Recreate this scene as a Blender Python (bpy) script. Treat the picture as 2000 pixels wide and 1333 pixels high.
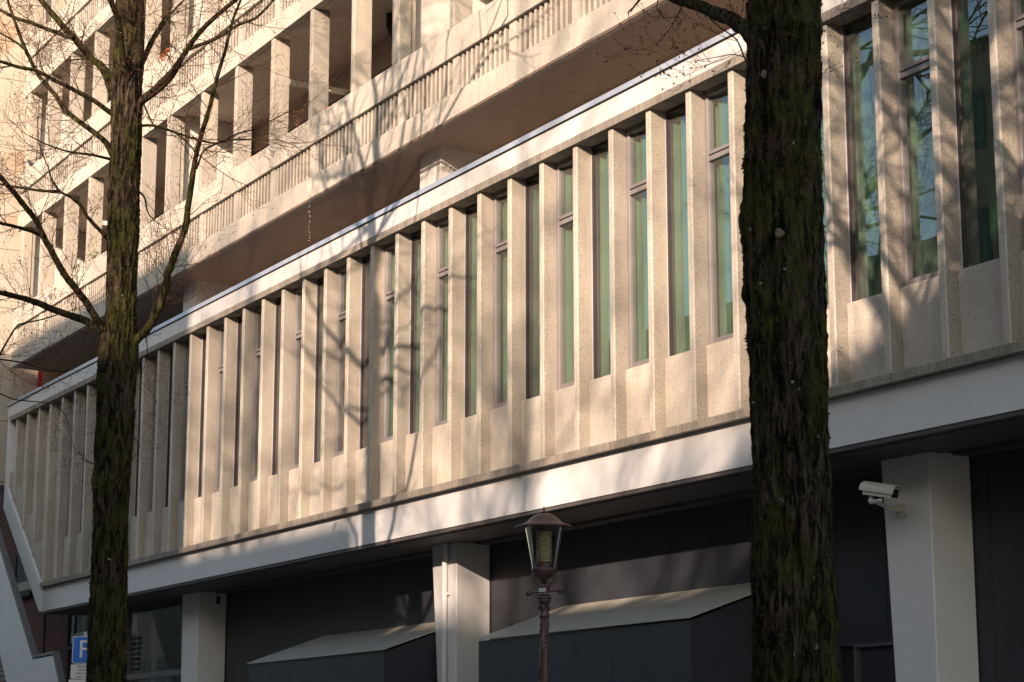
import bpy, bmesh, math, random
import numpy as np
from mathutils import Vector, Matrix

for o in list(bpy.data.objects): bpy.data.objects.remove(o)
sc = bpy.context.scene
COL = sc.collection
R = math.radians

# ------------------------------------------------------------------ camera
cam = bpy.data.cameras.new('camera'); camo = bpy.data.objects.new('camera', cam); COL.objects.link(camo)
camo.location = (0, 0, 1.6)
camo.rotation_euler = (R(90 + 11.548), 0, R(60.344))
cam.sensor_width = 36; cam.lens = 72.32; cam.clip_start = .1; cam.clip_end = 900
cam.dof.use_dof = True; cam.dof.focus_distance = 27; cam.dof.aperture_fstop = 8
sc.camera = camo

# ------------------------------------------------------------------ sky and sun
SUN = Vector((-.80, 1.0, -.42)).normalized()          # direction the light travels
elev = math.asin(-SUN.z)
az = math.atan2(-SUN.x, -SUN.y)                        # compass angle of the sun from +Y towards +X
w = bpy.data.worlds.new('World'); sc.world = w; w.use_nodes = True
nt = w.node_tree; nt.nodes.clear()
sky = nt.nodes.new('ShaderNodeTexSky'); sky.sky_type = 'NISHITA'; sky.sun_disc = False
sky.sun_elevation = elev; sky.sun_rotation = az
sky.air_density = 1.0; sky.dust_density = 1.2; sky.ozone_density = 1.2
bg = nt.nodes.new('ShaderNodeBackground'); bg.inputs[1].default_value = .15
wo = nt.nodes.new('ShaderNodeOutputWorld')
tintn = nt.nodes.new('ShaderNodeMix'); tintn.data_type = 'RGBA'; tintn.blend_type = 'MULTIPLY'; tintn.inputs[0].default_value = 1; tintn.inputs[7].default_value = (1.0, .96, .88, 1)   # the photograph's white balance
nt.links.new(sky.outputs[0], tintn.inputs[6]); nt.links.new(tintn.outputs[2], bg.inputs[0]); nt.links.new(bg.outputs[0], wo.inputs[0])
sl = bpy.data.lights.new('sun', 'SUN'); sl.energy = 5.0; sl.angle = R(.7); sl.color = (1, .745, .575)
so = bpy.data.objects.new('sun', sl); COL.objects.link(so)
so.rotation_euler = SUN.to_track_quat('-Z', 'Y').to_euler()
sc.view_settings.view_transform = 'Standard'; sc.view_settings.look = 'None'
sc.view_settings.exposure = .97; sc.view_settings.gamma = 1; sc.view_settings.use_curve_mapping = False
sc.render.engine = 'CYCLES'
sc.cycles.max_bounces = 8; sc.cycles.transparent_max_bounces = 12

# ------------------------------------------------------------------ helpers
def link(name, me, parent=None, mat=None, loc=None):
    o = bpy.data.objects.new(name, me); COL.objects.link(o)
    if mat is not None and me is not None and len(me.materials) == 0: me.materials.append(mat)
    if parent is not None: o.parent = parent
    if loc is not None: o.location = loc
    return o
def tag(o, label=None, cat=None, group=None, kind=None):
    if label: o['label'] = label
    if cat: o['category'] = cat
    if group: o['group'] = group
    if kind: o['kind'] = kind
    return o
def thing(name, label, cat, loc=(0, 0, 0), group=None, rz=0):
    o = bpy.data.objects.new(name, None); COL.objects.link(o); o.location = loc; o.rotation_euler = (0, 0, rz)
    o.empty_display_size = .2
    return tag(o, label, cat, group)
class MB:
    def __init__(s): s.v = []; s.f = []
    def box(s, x0, x1, y0, y1, z0, z1):
        b = len(s.v)
        s.v += [(x0,y0,z0),(x1,y0,z0),(x1,y1,z0),(x0,y1,z0),(x0,y0,z1),(x1,y0,z1),(x1,y1,z1),(x0,y1,z1)]
        s.f += [tuple(b+i for i in q) for q in ((0,3,2,1),(4,5,6,7),(0,1,5,4),(1,2,6,5),(2,3,7,6),(3,0,4,7))]
        return s
    def prism(s, pts, y0, y1):            # polygon in (x,z), extruded in y
        b = len(s.v); n = len(pts)
        s.v += [(p[0], y0, p[1]) for p in pts] + [(p[0], y1, p[1]) for p in pts]
        s.f.append(tuple(range(b, b+n))); s.f.append(tuple(range(b+2*n-1, b+n-1, -1)))
        for i in range(n):
            j = (i+1) % n; s.f.append((b+i, b+n+i, b+n+j, b+j))
        return s
    def prismx(s, pts, x0, x1):           # polygon in (y,z), extruded in x
        b = len(s.v); n = len(pts)
        s.v += [(x0, p[0], p[1]) for p in pts] + [(x1, p[0], p[1]) for p in pts]
        s.f.append(tuple(range(b, b+n))); s.f.append(tuple(range(b+2*n-1, b+n-1, -1)))
        for i in range(n):
            j = (i+1) % n; s.f.append((b+i, b+n+i, b+n+j, b+j))
        return s
    def prismz(s, pts, z0, z1):           # polygon in (x,y), extruded in z
        b = len(s.v); n = len(pts)
        s.v += [(p[0], p[1], z0) for p in pts] + [(p[0], p[1], z1) for p in pts]
        s.f.append(tuple(range(b, b+n))); s.f.append(tuple(range(b+2*n-1, b+n-1, -1)))
        for i in range(n):
            j = (i+1) % n; s.f.append((b+i, b+n+i, b+n+j, b+j))
        return s
    def lathe(s, prof, cx=0, cy=0, n=20):
        b = len(s.v)
        for r, z in prof:
            for k in range(n):
                a = 2*math.pi*k/n; s.v.append((cx+r*math.cos(a), cy+r*math.sin(a), z))
        for i in range(len(prof)-1):
            for k in range(n):
                k2 = (k+1) % n; s.f.append((b+i*n+k, b+i*n+k2, b+(i+1)*n+k2, b+(i+1)*n+k))
        s.f.append(tuple(b+k for k in reversed(range(n))))
        s.f.append(tuple(b+(len(prof)-1)*n+k for k in range(n)))
        return s
    def tube(s, pts, rad, n=8):
        pts = [Vector(p) for p in pts]
        if not hasattr(rad, '__len__'): rad = [rad]*len(pts)
        b = len(s.v); m = len(pts); up = None
        for i, p in enumerate(pts):
            t = (pts[min(i+1, m-1)] - pts[max(i-1, 0)]).normalized()
            if up is None: up = Vector((0,0,1)) if abs(t.z) < .9 else Vector((1,0,0))
            a = t.cross(up).normalized(); c = a.cross(t).normalized(); up = c
            for k in range(n):
                th = 2*math.pi*k/n; s.v.append(tuple(p + (a*math.cos(th) + c*math.sin(th))*rad[i]))
        for i in range(m-1):
            for k in range(n):
                k2 = (k+1) % n; s.f.append((b+i*n+k, b+i*n+k2, b+(i+1)*n+k2, b+(i+1)*n+k))
        s.f.append(tuple(b+k for k in reversed(range(n)))); s.f.append(tuple(b+(m-1)*n+k for k in range(n)))
        return s
    def ball(s, c, r, n=8, sz=1):
        b = len(s.v); m = n//2
        s.v.append((c[0],c[1],c[2]-r*sz))
        for i in range(1, m):
            ph = -math.pi/2 + math.pi*i/m
            for k in range(n):
                th = 2*math.pi*k/n; s.v.append((c[0]+r*math.cos(ph)*math.cos(th), c[1]+r*math.cos(ph)*math.sin(th), c[2]+r*sz*math.sin(ph)))
        s.v.append((c[0],c[1],c[2]+r*sz)); top = len(s.v)-1
        for k in range(n):
            k2 = (k+1) % n
            s.f.append((b, b+1+k2, b+1+k)); s.f.append((top, b+1+(m-2)*n+k, b+1+(m-2)*n+k2))
            for i in range(m-2): s.f.append((b+1+i*n+k, b+1+i*n+k2, b+1+(i+1)*n+k2, b+1+(i+1)*n+k))
        return s
    def mesh(s, name, smooth=False, bevel=0, fix=True):
        me = bpy.data.meshes.new(name); me.from_pydata(s.v, [], s.f)
        bm = bmesh.new(); bm.from_mesh(me)
        if fix: bmesh.ops.recalc_face_normals(bm, faces=bm.faces)
        if bevel:
            bmesh.ops.bevel(bm, geom=[e for e in bm.edges if len(e.link_faces) == 2 and e.calc_face_angle(0) > .5], offset=bevel, segments=1, affect='EDGES', clamp_overlap=True)
        bm.to_mesh(me); bm.free()
        if smooth: me.polygons.foreach_set('use_smooth', [True]*len(me.polygons))
        return me
    def build(s, name, mat, parent=None, smooth=False, bevel=0):
        return link(name, s.mesh(name, smooth, bevel), parent, mat)

# ------------------------------------------------------------------ materials
class NT:
    def __init__(s, name):
        s.m = bpy.data.materials.new(name); s.m.use_nodes = True; s.t = s.m.node_tree; s.t.nodes.clear()
        s.out = s.n('ShaderNodeOutputMaterial')
    def n(s, k, **kw):
        nd = s.t.nodes.new(k)
        for a, b in kw.items(): setattr(nd, a, b)
        return nd
    def l(s, a, b): s.t.links.new(a, b)
    def pos(s, sx=1, sy=1, sz=1, obj=False):
        src = s.n('ShaderNodeTexCoord').outputs['Object'] if obj else s.n('ShaderNodeNewGeometry').outputs['Position']
        mp = s.n('ShaderNodeMapping'); mp.inputs['Scale'].default_value = (sx, sy, sz); s.l(src, mp.inputs[0]); return mp.outputs[0]
    def noise(s, vec, scale, detail=4, rough=.6, dist=0):
        a = s.n('ShaderNodeTexNoise'); a.inputs['Scale'].default_value = scale; a.inputs['Detail'].default_value = detail
        a.inputs['Roughness'].default_value = rough; a.inputs['Distortion'].default_value = dist; s.l(vec, a.inputs['Vector']); return a.outputs['Fac']
    def vor(s, vec, scale, feat='F1', out='Distance'):
        a = s.n('ShaderNodeTexVoronoi'); a.feature = feat; a.inputs['Scale'].default_value = scale; s.l(vec, a.inputs['Vector']); return a.outputs[out]
    def ramp(s, fac, stops):
        r = s.n('ShaderNodeValToRGB'); e = r.color_ramp.elements
        while len(e) < len(stops): e.new(.5)
        for i, (p, c) in enumerate(stops):
            e[i].position = p; e[i].color = (c if len(c) == 4 else (*c, 1)) if hasattr(c, '__len__') else (c, c, c, 1)
        s.l(fac, r.inputs[0]); return r.outputs[0]
    def mix(s, fac, a, b, mode='MIX'):
        m = s.n('ShaderNodeMix', data_type='RGBA', blend_type=mode)
        for inp, v in ((m.inputs[0], fac), (m.inputs[6], a), (m.inputs[7], b)):
            if hasattr(v, 'links') or isinstance(v, bpy.types.NodeSocket): s.l(v, inp)
            elif hasattr(v, '__len__'): inp.default_value = (*v, 1)[:4] if len(v) == 3 else v
            else: inp.default_value = v
        return m.outputs[2]
    def math(s, op, a, b=0.0):
        m = s.n('ShaderNodeMath', operation=op)
        for i, v in enumerate((a, b)):
            if isinstance(v, bpy.types.NodeSocket): s.l(v, m.inputs[i])
            else: m.inputs[i].default_value = v
        return m.outputs[0]
    def bump(s, h, strength=.3, dist=.01):
        b = s.n('ShaderNodeBump'); b.inputs['Strength'].default_value = strength; b.inputs['Distance'].default_value = dist
        s.l(h, b.inputs['Height']); return b.outputs[0]
    def bsdf(s, col, rough=.7, metal=0, normal=None, spec=.5, coat=0):
        b = s.n('ShaderNodeBsdfPrincipled')
        for k, v in (('Base Color', col), ('Roughness', rough), ('Metallic', metal), ('Specular IOR Level', spec), ('Coat Weight', coat)):
            if isinstance(v, bpy.types.NodeSocket): s.l(v, b.inputs[k])
            elif hasattr(v, '__len__'): b.inputs[k].default_value = (*v, 1)
            else: b.inputs[k].default_value = v
        if normal is not None: s.l(normal, b.inputs['Normal'])
        s.l(b.outputs[0], s.out.inputs[0]); return b

def concrete(name, base, dark=.72, speck=True, grime=0.0, bumpy=.35):
    t = NT(name); p = t.pos()
    c = t.mix(t.ramp(t.noise(p, 1.1, 5, .65), [(.3, 0.), (.7, 1.)]), tuple(x*.82 for x in base), tuple(min(1, x*1.08) for x in base))
    c = t.mix(t.ramp(t.noise(p, 55, 4, .7), [(.35, .0), (.65, 1.)]), t.mix(1.0, c, (.80, .80, .80), 'MULTIPLY'), c)
    if speck:
        d = t.n('ShaderNodeTexVoronoi'); d.inputs['Scale'].default_value = 60; t.l(p, d.inputs['Vector'])
        sep = t.n('ShaderNodeSeparateColor'); t.l(d.outputs['Color'], sep.inputs[0])
        m = t.math('MULTIPLY', t.ramp(d.outputs['Distance'], [(.16, 1.), (.42, 0.)]), t.ramp(sep.outputs[0], [(.42, 0.), (.66, 1.)]))
        c = t.mix(t.math('MULTIPLY', m, .92), c, (.055, .045, .04))
        m2 = t.math('MULTIPLY', t.ramp(d.outputs['Distance'], [(.16, 1.), (.42, 0.)]), t.ramp(sep.outputs[1], [(.72, 0.), (.85, 1.)]))
        c = t.mix(t.math('MULTIPLY', m2, .5), c, (.62, .56, .47))
    oi = t.n('ShaderNodeObjectInfo'); c = t.mix(1.0, c, t.ramp(oi.outputs['Random'], [(0., (.84, .85, .86)), (1., (1.06, 1.04, 1.01))]), 'MULTIPLY')
    # vertical rain streaks and blotches of dirt
    st = t.ramp(t.noise(t.pos(3.5, 3.5, .35), 2.2, 5, .7), [(.42, 0.), (.72, 1.)])
    c = t.mix(t.math('MULTIPLY', st, .36+grime), c, tuple(x*dark*.7 for x in base))
    if grime:
        g = t.ramp(t.noise(t.pos(9, 9, 1.2), 2.5, 6, .75), [(.38, 0.), (.62, 1.)])
        c = t.mix(t.math('MULTIPLY', g, grime), c, (.07, .06, .05))
    t.bsdf(c, .85, normal=t.bump(t.noise(p, 90, 3, .7), bumpy, .006), spec=.25)
    return t.m
def paint(name, col, rough=.5, var=.06, spec=.4, metal=0, dirt=.12, bump=.05):
    t = NT(name); p = t.pos()
    c = t.mix(t.ramp(t.noise(p, 1.7, 5, .6), [(.3, 0.), (.7, 1.)]), tuple(x*(1-var) for x in col), tuple(min(1, x*(1+var)) for x in col))
    st = t.ramp(t.noise(t.pos(5, 5, .6), 2.0, 5, .7), [(.5, 0.), (.8, 1.)])
    c = t.mix(t.math('MULTIPLY', st, dirt), c, tuple(x*.4 for x in col))
    t.bsdf(c, rough, metal, normal=t.bump(t.noise(p, 30, 3, .6), bump, .004), spec=spec)
    return t.m
M = {}
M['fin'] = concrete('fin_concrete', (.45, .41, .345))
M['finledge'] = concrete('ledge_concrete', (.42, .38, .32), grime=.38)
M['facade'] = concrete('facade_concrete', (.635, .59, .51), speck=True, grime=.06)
M['ribshade'] = concrete('rib_shade_concrete', (.36, .32, .265))  # darker concrete: shade of the rib gaps and flanks put into the colour
M['pillar'] = concrete('pillar_concrete', (.50, .46, .39))
M['white'] = paint('white_paint', (.62, .63, .63), .45, .04, dirt=.12)
M['fascia'] = paint('fascia_white', (.62, .60, .575), .5, .05, dirt=.4)
M['whitewall'] = paint('white_wall', (.62, .60, .56), .8, .04, dirt=.08)
M['soffit'] = paint('brown_soffit', (.31, .225, .16), .6, .08, dirt=.1)
M['ceiling'] = paint('loggia_ceiling', (.52, .45, .385), .8, .06, dirt=.25)
M['backwall'] = paint('loggia_back_wall', (.37, .30, .25), .8, .06)
M['redframe'] = paint('dark_red_frame', (.07, .018, .016), .4)
M['redpost'] = paint('red_post', (.62, .012, .010), .45, .05, dirt=.05)
M['coping'] = paint('coping_metal', (.44, .48, .54), .3, .05, .6, metal=.3, dirt=.15)
M['panel'] = paint('charcoal_panel', (.030, .034, .043), .45, .10, .4, dirt=.05)
M['under'] = paint('soffit_grey', (.085, .075, .073), .6, .06)
M['black'] = paint('black_gap', (.012, .012, .013), .7)
M['canopy'] = paint('canopy_sheet', (.38, .37, .32), .42, .06, .5, dirt=.2)
M['frameA'] = paint('dark_bronze_frame', (.045, .036, .038), .35)
M['frameB'] = paint('aluminium_frame', (.22, .205, .205), .45, .05, .4)
M['steel'] = paint('steel_edge', (.50, .51, .54), .4, .04, .5)
M['interior'] = paint('interior_wall', (.16, .14, .115), .9)
M['lampmetal'] = paint('oxide_brown_metal', (.085, .040, .040), .42, .12, .5, dirt=.2, bump=.15)
M['lampcream'] = paint('cream_louvre', (.55, .52, .34), .4)
M['camera'] = paint('camera_housing', (.52, .51, .46), .4)
M['terracotta'] = paint('terracotta', (.48, .12, .055), .8)
M['asphalt'] = paint('asphalt', (.055, .055, .058), .9, .15)
M['paving'] = paint('paving', (.30, .27, .24), .9, .12)
M['gravel'] = paint('roof_gravel', (.42, .37, .31), .95, .15)
M['greyframe'] = paint('grey_frame', (.10, .10, .105), .4)
M['blind'] = paint('cream_blind', (.55, .55, .42), .7)
M['pipe'] = paint('black_pipe', (.02, .02, .022), .4)
M['zinc'] = paint('louvre_grey', (.13, .15, .17), .5)
M['signblue'] = paint('sign_blue', (.01, .15, .62), .35, .03, dirt=.03)
M['signwhite'] = paint('sign_white', (.66, .67, .66), .4, .03, dirt=.05)
M['signblack'] = paint('sign_black', (.02, .02, .02), .5)
M['net'] = paint('net_cord', (.15, .11, .085), .8)
M['dropping'] = paint('white_dropping', (.55, .53, .48), .6)
M['opp'] = paint('opposite_facade', (.20, .15, .11), .85, .1)
M['oppwin'] = paint('opposite_window', (.06, .06, .06), .75)
M['opproof'] = paint('opposite_roof', (.10, .08, .07), .8)
def glass(name, tint, f0, back=False):
    t = NT(name); gl = t.n('ShaderNodeBsdfGlossy'); gl.inputs['Roughness'].default_value = .004; gl.inputs['Color'].default_value = (.92, .97, 1, 1)
    tr = t.n('ShaderNodeBsdfTransparent'); tr.inputs['Color'].default_value = (*tint, 1)
    fr = t.n('ShaderNodeFresnel'); fr.inputs['IOR'].default_value = f0
    b = t.bump(t.noise(t.pos(1, 1, .5), 1.3, 2, .5), .12, .012); t.l(b, gl.inputs['Normal'])
    mx = t.n('ShaderNodeMixShader'); geo = t.n('ShaderNodeNewGeometry'); t.l(fr.outputs[0] if back else t.math('MULTIPLY', fr.outputs[0], t.math('SUBTRACT', 1.0, geo.outputs['Backfacing'])), mx.inputs[0]); t.l(tr.outputs[0], mx.inputs[1]); t.l(gl.outputs[0], mx.inputs[2]); t.l(mx.outputs[0], t.out.inputs[0])
    return t.m
M['glass'] = glass('window_glass', (.90, .93, .91), 2.6)
M['lampglass'] = glass('lantern_glass', (.84, .82, .76), 1.4, True)
def cloth(name, col):
    t = NT(name); p = t.pos()
    c = t.mix(t.noise(t.pos(1, 1, .2), 4, 3), tuple(x*.8 for x in col), tuple(x*1.15 for x in col))
    b = t.bsdf(c, .9, spec=.1)
    tl = t.n('ShaderNodeBsdfTranslucent'); t.l(c, tl.inputs[0])
    mx = t.n('ShaderNodeMixShader'); mx.inputs[0].default_value = .2
    t.l(b.outputs[0], mx.inputs[1]); t.l(tl.outputs[0], mx.inputs[2]); t.l(mx.outputs[0], t.out.inputs[0]); return t.m
M['curtain'] = cloth('green_curtain', (.145, .245, .17))
M['curtain2'] = cloth('dark_green_curtain', (.022, .095, .055))
def bark(name, moss, rich=1.0):
    t = NT(name); p = t.pos()
    r = t.noise(t.pos(9, 9, 1.6), 2.4, 6, .72, .6)
    c = t.mix(t.ramp(r, [(.44, 0.), (.62, 1.)]), (.004, .003, .0025), (.110, .082, .056))
    c = t.mix(t.ramp(t.noise(t.pos(14, 14, 4), 3.0, 4, .7), [(.66, 0.), (.76, 1.)]), c, (.22, .16, .12))
    mo = t.ramp(t.noise(t.pos(1, 1, .7), 2.6, 6, .72), [(moss-.08, 0.), (moss+.08, 1.)])
    mc = t.mix(t.noise(p, 40, 3), (.010, .016, .003), (.095, .100, .014))
    c = t.mix(t.math('MULTIPLY', mo, t.ramp(r, [(.36, .0), (.58, .95)])), c, mc)
    li = t.math('MULTIPLY', t.ramp(t.noise(p, 17, 3, .55), [(.685, 0.), (.71, 1.)]), t.ramp(t.noise(p, 2.2, 3), [(.50, 0.), (.60, 1.)]))
    c = t.mix(li, c, (.42, .45, .40))
    t.bsdf(c, .95, normal=t.bump(t.math('ADD', r, t.math('MULTIPLY', t.noise(p, 60, 3), .3)), 1.0, .06), spec=.1)
    return t.m
M['bark'] = bark('mossy_bark', .51)
M['branch'] = bark('branch_bark', .50)
def simple(name, a, b, sc_=8, rough=.9):
    t = NT(name); t.bsdf(t.mix(t.noise(t.pos(), sc_, 3), a, b), rough, spec=.15); return t.m
M['twig'] = simple('twig_bark', (.020, .013, .010), (.085, .050, .032), 3)
M['bud'] = simple('red_brown_bud', (.05, .018, .014), (.17, .07, .05), 3)
M['drybud'] = simple('dry_pink_seed', (.40, .13, .085), (.55, .25, .18), 12)
M['moss'] = simple('moss_tuft', (.008, .013, .002), (.055, .060, .010), 9)
M['scar'] = simple('cut_wood', (.06, .045, .03), (.24, .19, .14), 60)
M['leaf'] = simple('green_leaf', (.03, .09, .01), (.12, .20, .03), 20, .6)
M['dryleaf'] = simple('dry_leaf', (.25, .07, .03), (.42, .16, .08), 20, .7)
M['pigeon'] = simple('pigeon_feather', (.03, .03, .045), (.10, .09, .11), 25, .7)
def brick(name):
    t = NT(name)
    g = t.n('ShaderNodeNewGeometry'); sp = t.n('ShaderNodeSeparateXYZ'); t.l(g.outputs['Position'], sp.inputs[0])
    cb = t.n('ShaderNodeCombineXYZ'); t.l(sp.outputs[0], cb.inputs[0]); t.l(sp.outputs[2], cb.inputs[1])
    b = t.n('ShaderNodeTexBrick'); t.l(cb.outputs[0], b.inputs['Vector']); b.inputs['Scale'].default_value = 1
    b.inputs['Brick Width'].default_value = .22; b.inputs['Row Height'].default_value = .068; b.inputs['Mortar Size'].default_value = .007
    b.inputs['Color1'].default_value = (.15, .045, .030, 1); b.inputs['Color2'].default_value = (.075, .028, .022, 1); b.inputs['Mortar'].default_value = (.22, .16, .13, 1)
    c = t.mix(t.noise(t.pos(), 6, 4), t.mix(1., b.outputs[0], (.6, .6, .6), 'MULTIPLY'), b.outputs[0])
    t.bsdf(c, .9, normal=t.bump(b.outputs['Fac'], -.5, .01), spec=.2); return t.m
M['brick'] = brick('brown_brick')
def tilewall(name):
    t = NT(name); p = t.pos()
    c = t.mix(t.ramp(t.noise(p, .9, 5), [(.3, 0.), (.7, 1.)]), (.42, .375, .31), (.49, .44, .365))
    c = t.mix(t.ramp(t.noise(p, .55, 2, .4), [(.60, 0.), (.64, 1.)]), c, (.43, .33, .24))
    t.bsdf(c, .85, normal=t.bump(t.noise(p, 26, 2), .5, .01), spec=.2); return t.m
M['slab'] = tilewall('stone_slab')

# ------------------------------------------------------------------ ground
def struct(name, mb, mat):
    return tag(mb.build(name, mat), kind='structure')
struct('road', MB().box(-160, 120, -11.0, 6.6, -.3, 0), M['asphalt'])
struct('pavement', MB().box(-160, 120, 6.6, 16.5, -.3, .12), M['paving'])
struct('far_pavement', MB().box(-160, 120, -12.0, -11.0, -.3, .12), M['paving'])
struct('ground', MB().box(-400, 400, -400, 400, -.6, -.31), M['asphalt'])

# ------------------------------------------------------------------ the projecting wing with the concrete fins
wing = thing('office_wing', 'long raised office wing with upright concrete fins and narrow green curtained windows over white columns', 'building', (-30, 14.5, 0))
wing.location = (0, 0, 0)
P = .8996; U0 = -37.324; NF0, NF1 = -13, 31
ZL, ZH = 5.60, 9.776
fx = lambda n: U0 + P*n
INX0, INZ0, INX1, INZ1 = -49.48, 8.18, -46.23, 5.52       # sloping lower left edge of the concrete
def zdiag(x): return INZ1 + (INX1 - x)*(INZ0-INZ1)/(INX1-INX0) if x < INX1 else ZL
def fin_mesh(z0, z1):
    c = .012
    pts = [(c, 0), (.112-c, 0), (.112, c), (.118, .222), (-.004, .222), (0, c)]
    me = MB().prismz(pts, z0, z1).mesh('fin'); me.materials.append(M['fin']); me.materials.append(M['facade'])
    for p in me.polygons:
        if p.normal.y < -.3: p.material_index = 1            # lighter facade concrete in front, darker fin concrete on the sides
    return me
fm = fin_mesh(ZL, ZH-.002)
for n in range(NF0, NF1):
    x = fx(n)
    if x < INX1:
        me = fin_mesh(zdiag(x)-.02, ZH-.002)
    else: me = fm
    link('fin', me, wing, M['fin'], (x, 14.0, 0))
# sills below the windows
pw = P-.128
pan = MB().prismx([(14.165, ZL), (14.40, ZL), (14.40, 6.535), (14.19, 6.555), (14.165, 6.54)], 0, pw).mesh('spandrel_panel', bevel=.004)
for n in range(NF0-1, NF1):
    x = fx(n)+.120
    if fx(n) > -45.6:
        link('spandrel_panel', pan, wing, M['facade'], (x, 0, 0))
    else:                                                  # blank concrete bays at the sloping end
        x0 = max(x, INX0+.01); x1 = fx(n+1)
        a, b = zdiag(x0), zdiag(x1)
        MB().prism([(x0, a), (x1-.006, b), (x1-.006, ZH-.002), (x0, ZH-.002)], 14.20, 14.40).build('back_panel', M['facade'], wing)
        if x0 < INX1:
            MB().prism([(x0, a-.01), (x1-.006, b-.01), (x1-.006, max(a, b)+.33), (x0, max(a, b)+.36)], 14.03, 14.198).build('spandrel_panel', M['facade'], wing)
# lower ledge, in long and short pieces; upper ledge; fascia; coping
rng = random.Random(4)
def run(x0, x1, lens, gap, fn, start=0):
    x = x0; i = start
    while x < x1:
        e = min(x + lens[i % len(lens)], x1)
        fn(x, e-gap); x = e; i += 1
run(INX1, -9.5, (2.70, .90), .012, lambda a, b: MB().prismx([(13.93, 5.49), (14.26, 5.49), (14.26, ZL-.002), (13.945, ZL-.002), (13.93, ZL-.014)], a, b).build('ledge_block', M['finledge'], wing))
run(-49.42, -9.5, (1.80,), .010, lambda a, b: MB().prismx([(13.95, ZH), (14.27, ZH), (14.27, 9.885), (13.95, 9.885)], a, b).build('lintel_block', M['finledge'], wing), 0)
run(-49.66, -9.5, (6.3,), .004, lambda a, b: MB().box(a, b, 13.965, 14.3, 9.887, 10.172).build('fascia_board', M['fascia'], wing))
run(-49.70, -9.5, (3.6,), .004, lambda a, b: MB().prismx([(13.935, 10.176), (14.30, 10.176), (14.30, 10.30), (13.99, 10.285), (13.95, 10.262)], a, b).build('coping', M['coping'], wing))
run(-49.70, -9.5, (3.6,), .02, lambda a, b: MB().box(a, b, 13.945, 13.965, 10.164, 10.175).build('drip_strip', M['black'], wing))
# white frame: end board, sloping board and lower band
OX0, OZ0, OX1, OZ1 = -49.68, 7.67, -46.36, 4.95
MB().prism([(-49.68, 9.886), (OX0, OZ0), (-49.50, 8.16), (-49.42, 9.886)], 13.98, 14.6).build('end_board', M['white'], wing)
MB().prism([(OX0, OZ0-.003), (OX1, OZ1), (-46.25, 5.49), (-49.49, 8.15)], 13.975, 14.9).build('end_board', M['white'], wing)
MB().prism([(OX1+.002, OZ1), (-9.5, OZ1), (-9.5, 5.482), (-46.245, 5.482)], 14.04, 14.3).build('lower_band', M['white'], wing)
MB().prism([(OX1-.012, OZ1-.05), (-9.5, OZ1-.05), (-9.5, OZ1-.003), (OX1-.012, OZ1-.003)], 14.055, 14.16).build('drip_edge', M['under'], wing)
MB().prism([(OX0-.03, OZ0-.02), (OX1-.03, OZ1-.055), (OX1+.03, OZ1-.005), (OX0+.02, OZ0+.03)], 14.10, 14.9).build('drip_edge', M['greyframe'], wing)
# soffit with its recessed slot
MB().box(-46.3, -9.5, 14.16, 15.03, 4.885, 5.0).build('soffit', M['under'], wing)
MB().box(-46.3, -9.5, 15.03, 15.19, 4.97, 5.02).build('soffit_slot', M['black'], wing)
MB().box(-46.3, -9.5, 15.19, 15.62, 4.875, 5.0).build('soffit', M['under'], wing)
MB().box(-46.3, -9.5, 14.3, 24, 5.02, 5.48).build('floor_slab', M['interior'], wing)
MB().box(-49.4, -9.5, 14.30, 24, 9.80, 10.12).build('roof_slab', M['gravel'], wing)
MB().box(-49.4, -45.5, 14.95, 24, 5.5, 9.79).build('end_wall', M['brick'], wing)
MB().box(-45.3, -9.5, 17.4, 17.5, 5.48, 9.8).build('room_wall', M['interior'], wing)
for x in [fx(n)+.06 for n in range(-8, 31, 6)]:
    MB().box(x-.05, x+.05, 14.55, 17.4, 5.48, 9.8).build('room_wall', M['interior'], wing)
# windows: plain ones alternate with framed ones
def bx(mb, *a): mb.box(*a); return mb
yg = 14.245
def frame(z0, z1, x0, x1, y0, y1, tl, tr, tb, tt, mb):
    mb.box(x0, x0+tl, y0, y1, z0, z1).box(x1-tr, x1, y0, y1, z0, z1).box(x0+tl, x1-tr, y0, y1, z0, z0+tb).box(x0+tl, x1-tr, y0, y1, z1-tt, z1); return mb
WX0, WX1 = 0, pw
fa = frame(6.545, ZH, WX0+.012, WX1, 14.225, 14.30, .036, .04, .012, .05, MB()).mesh('frame')
ea = MB().box(WX0, WX0+.011, 14.218, 14.30, 6.55, ZH-.004).mesh('edge_strip')
ga = MB().box(WX0+.049, WX1-.041, yg, yg+.012, 6.558, ZH-.052).mesh('pane')
fb = frame(6.55, ZH, WX0+.004, WX1, 14.205, 14.30, .060, .05, .07, .075, MB()).box(WX0+.065, WX1-.05, 14.208, 14.30, 8.862, 8.925).box(WX0+.065, WX1-.05, 14.202, 14.30, 8.940, 8.985).mesh('frame', bevel=.004)
gb1 = MB().box(WX0+.065, WX1-.051, yg, yg+.012, 6.622, 8.86).mesh('pane')
gb2 = MB().box(WX0+.065, WX1-.051, yg, yg+.012, 8.987, ZH-.077).mesh('pane')
rng = random.Random(11)
NW0 = -9
ordn = ['zeroth','first','second','third','fourth','fifth','sixth','seventh','eighth','ninth','tenth','eleventh','twelfth','thirteenth','fourteenth','fifteenth','sixteenth','seventeenth','eighteenth','nineteenth','twentieth','twenty first','twenty second','twenty third','twenty fourth','twenty fifth','twenty sixth','twenty seventh','twenty eighth','twenty ninth','thirtieth']
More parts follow.
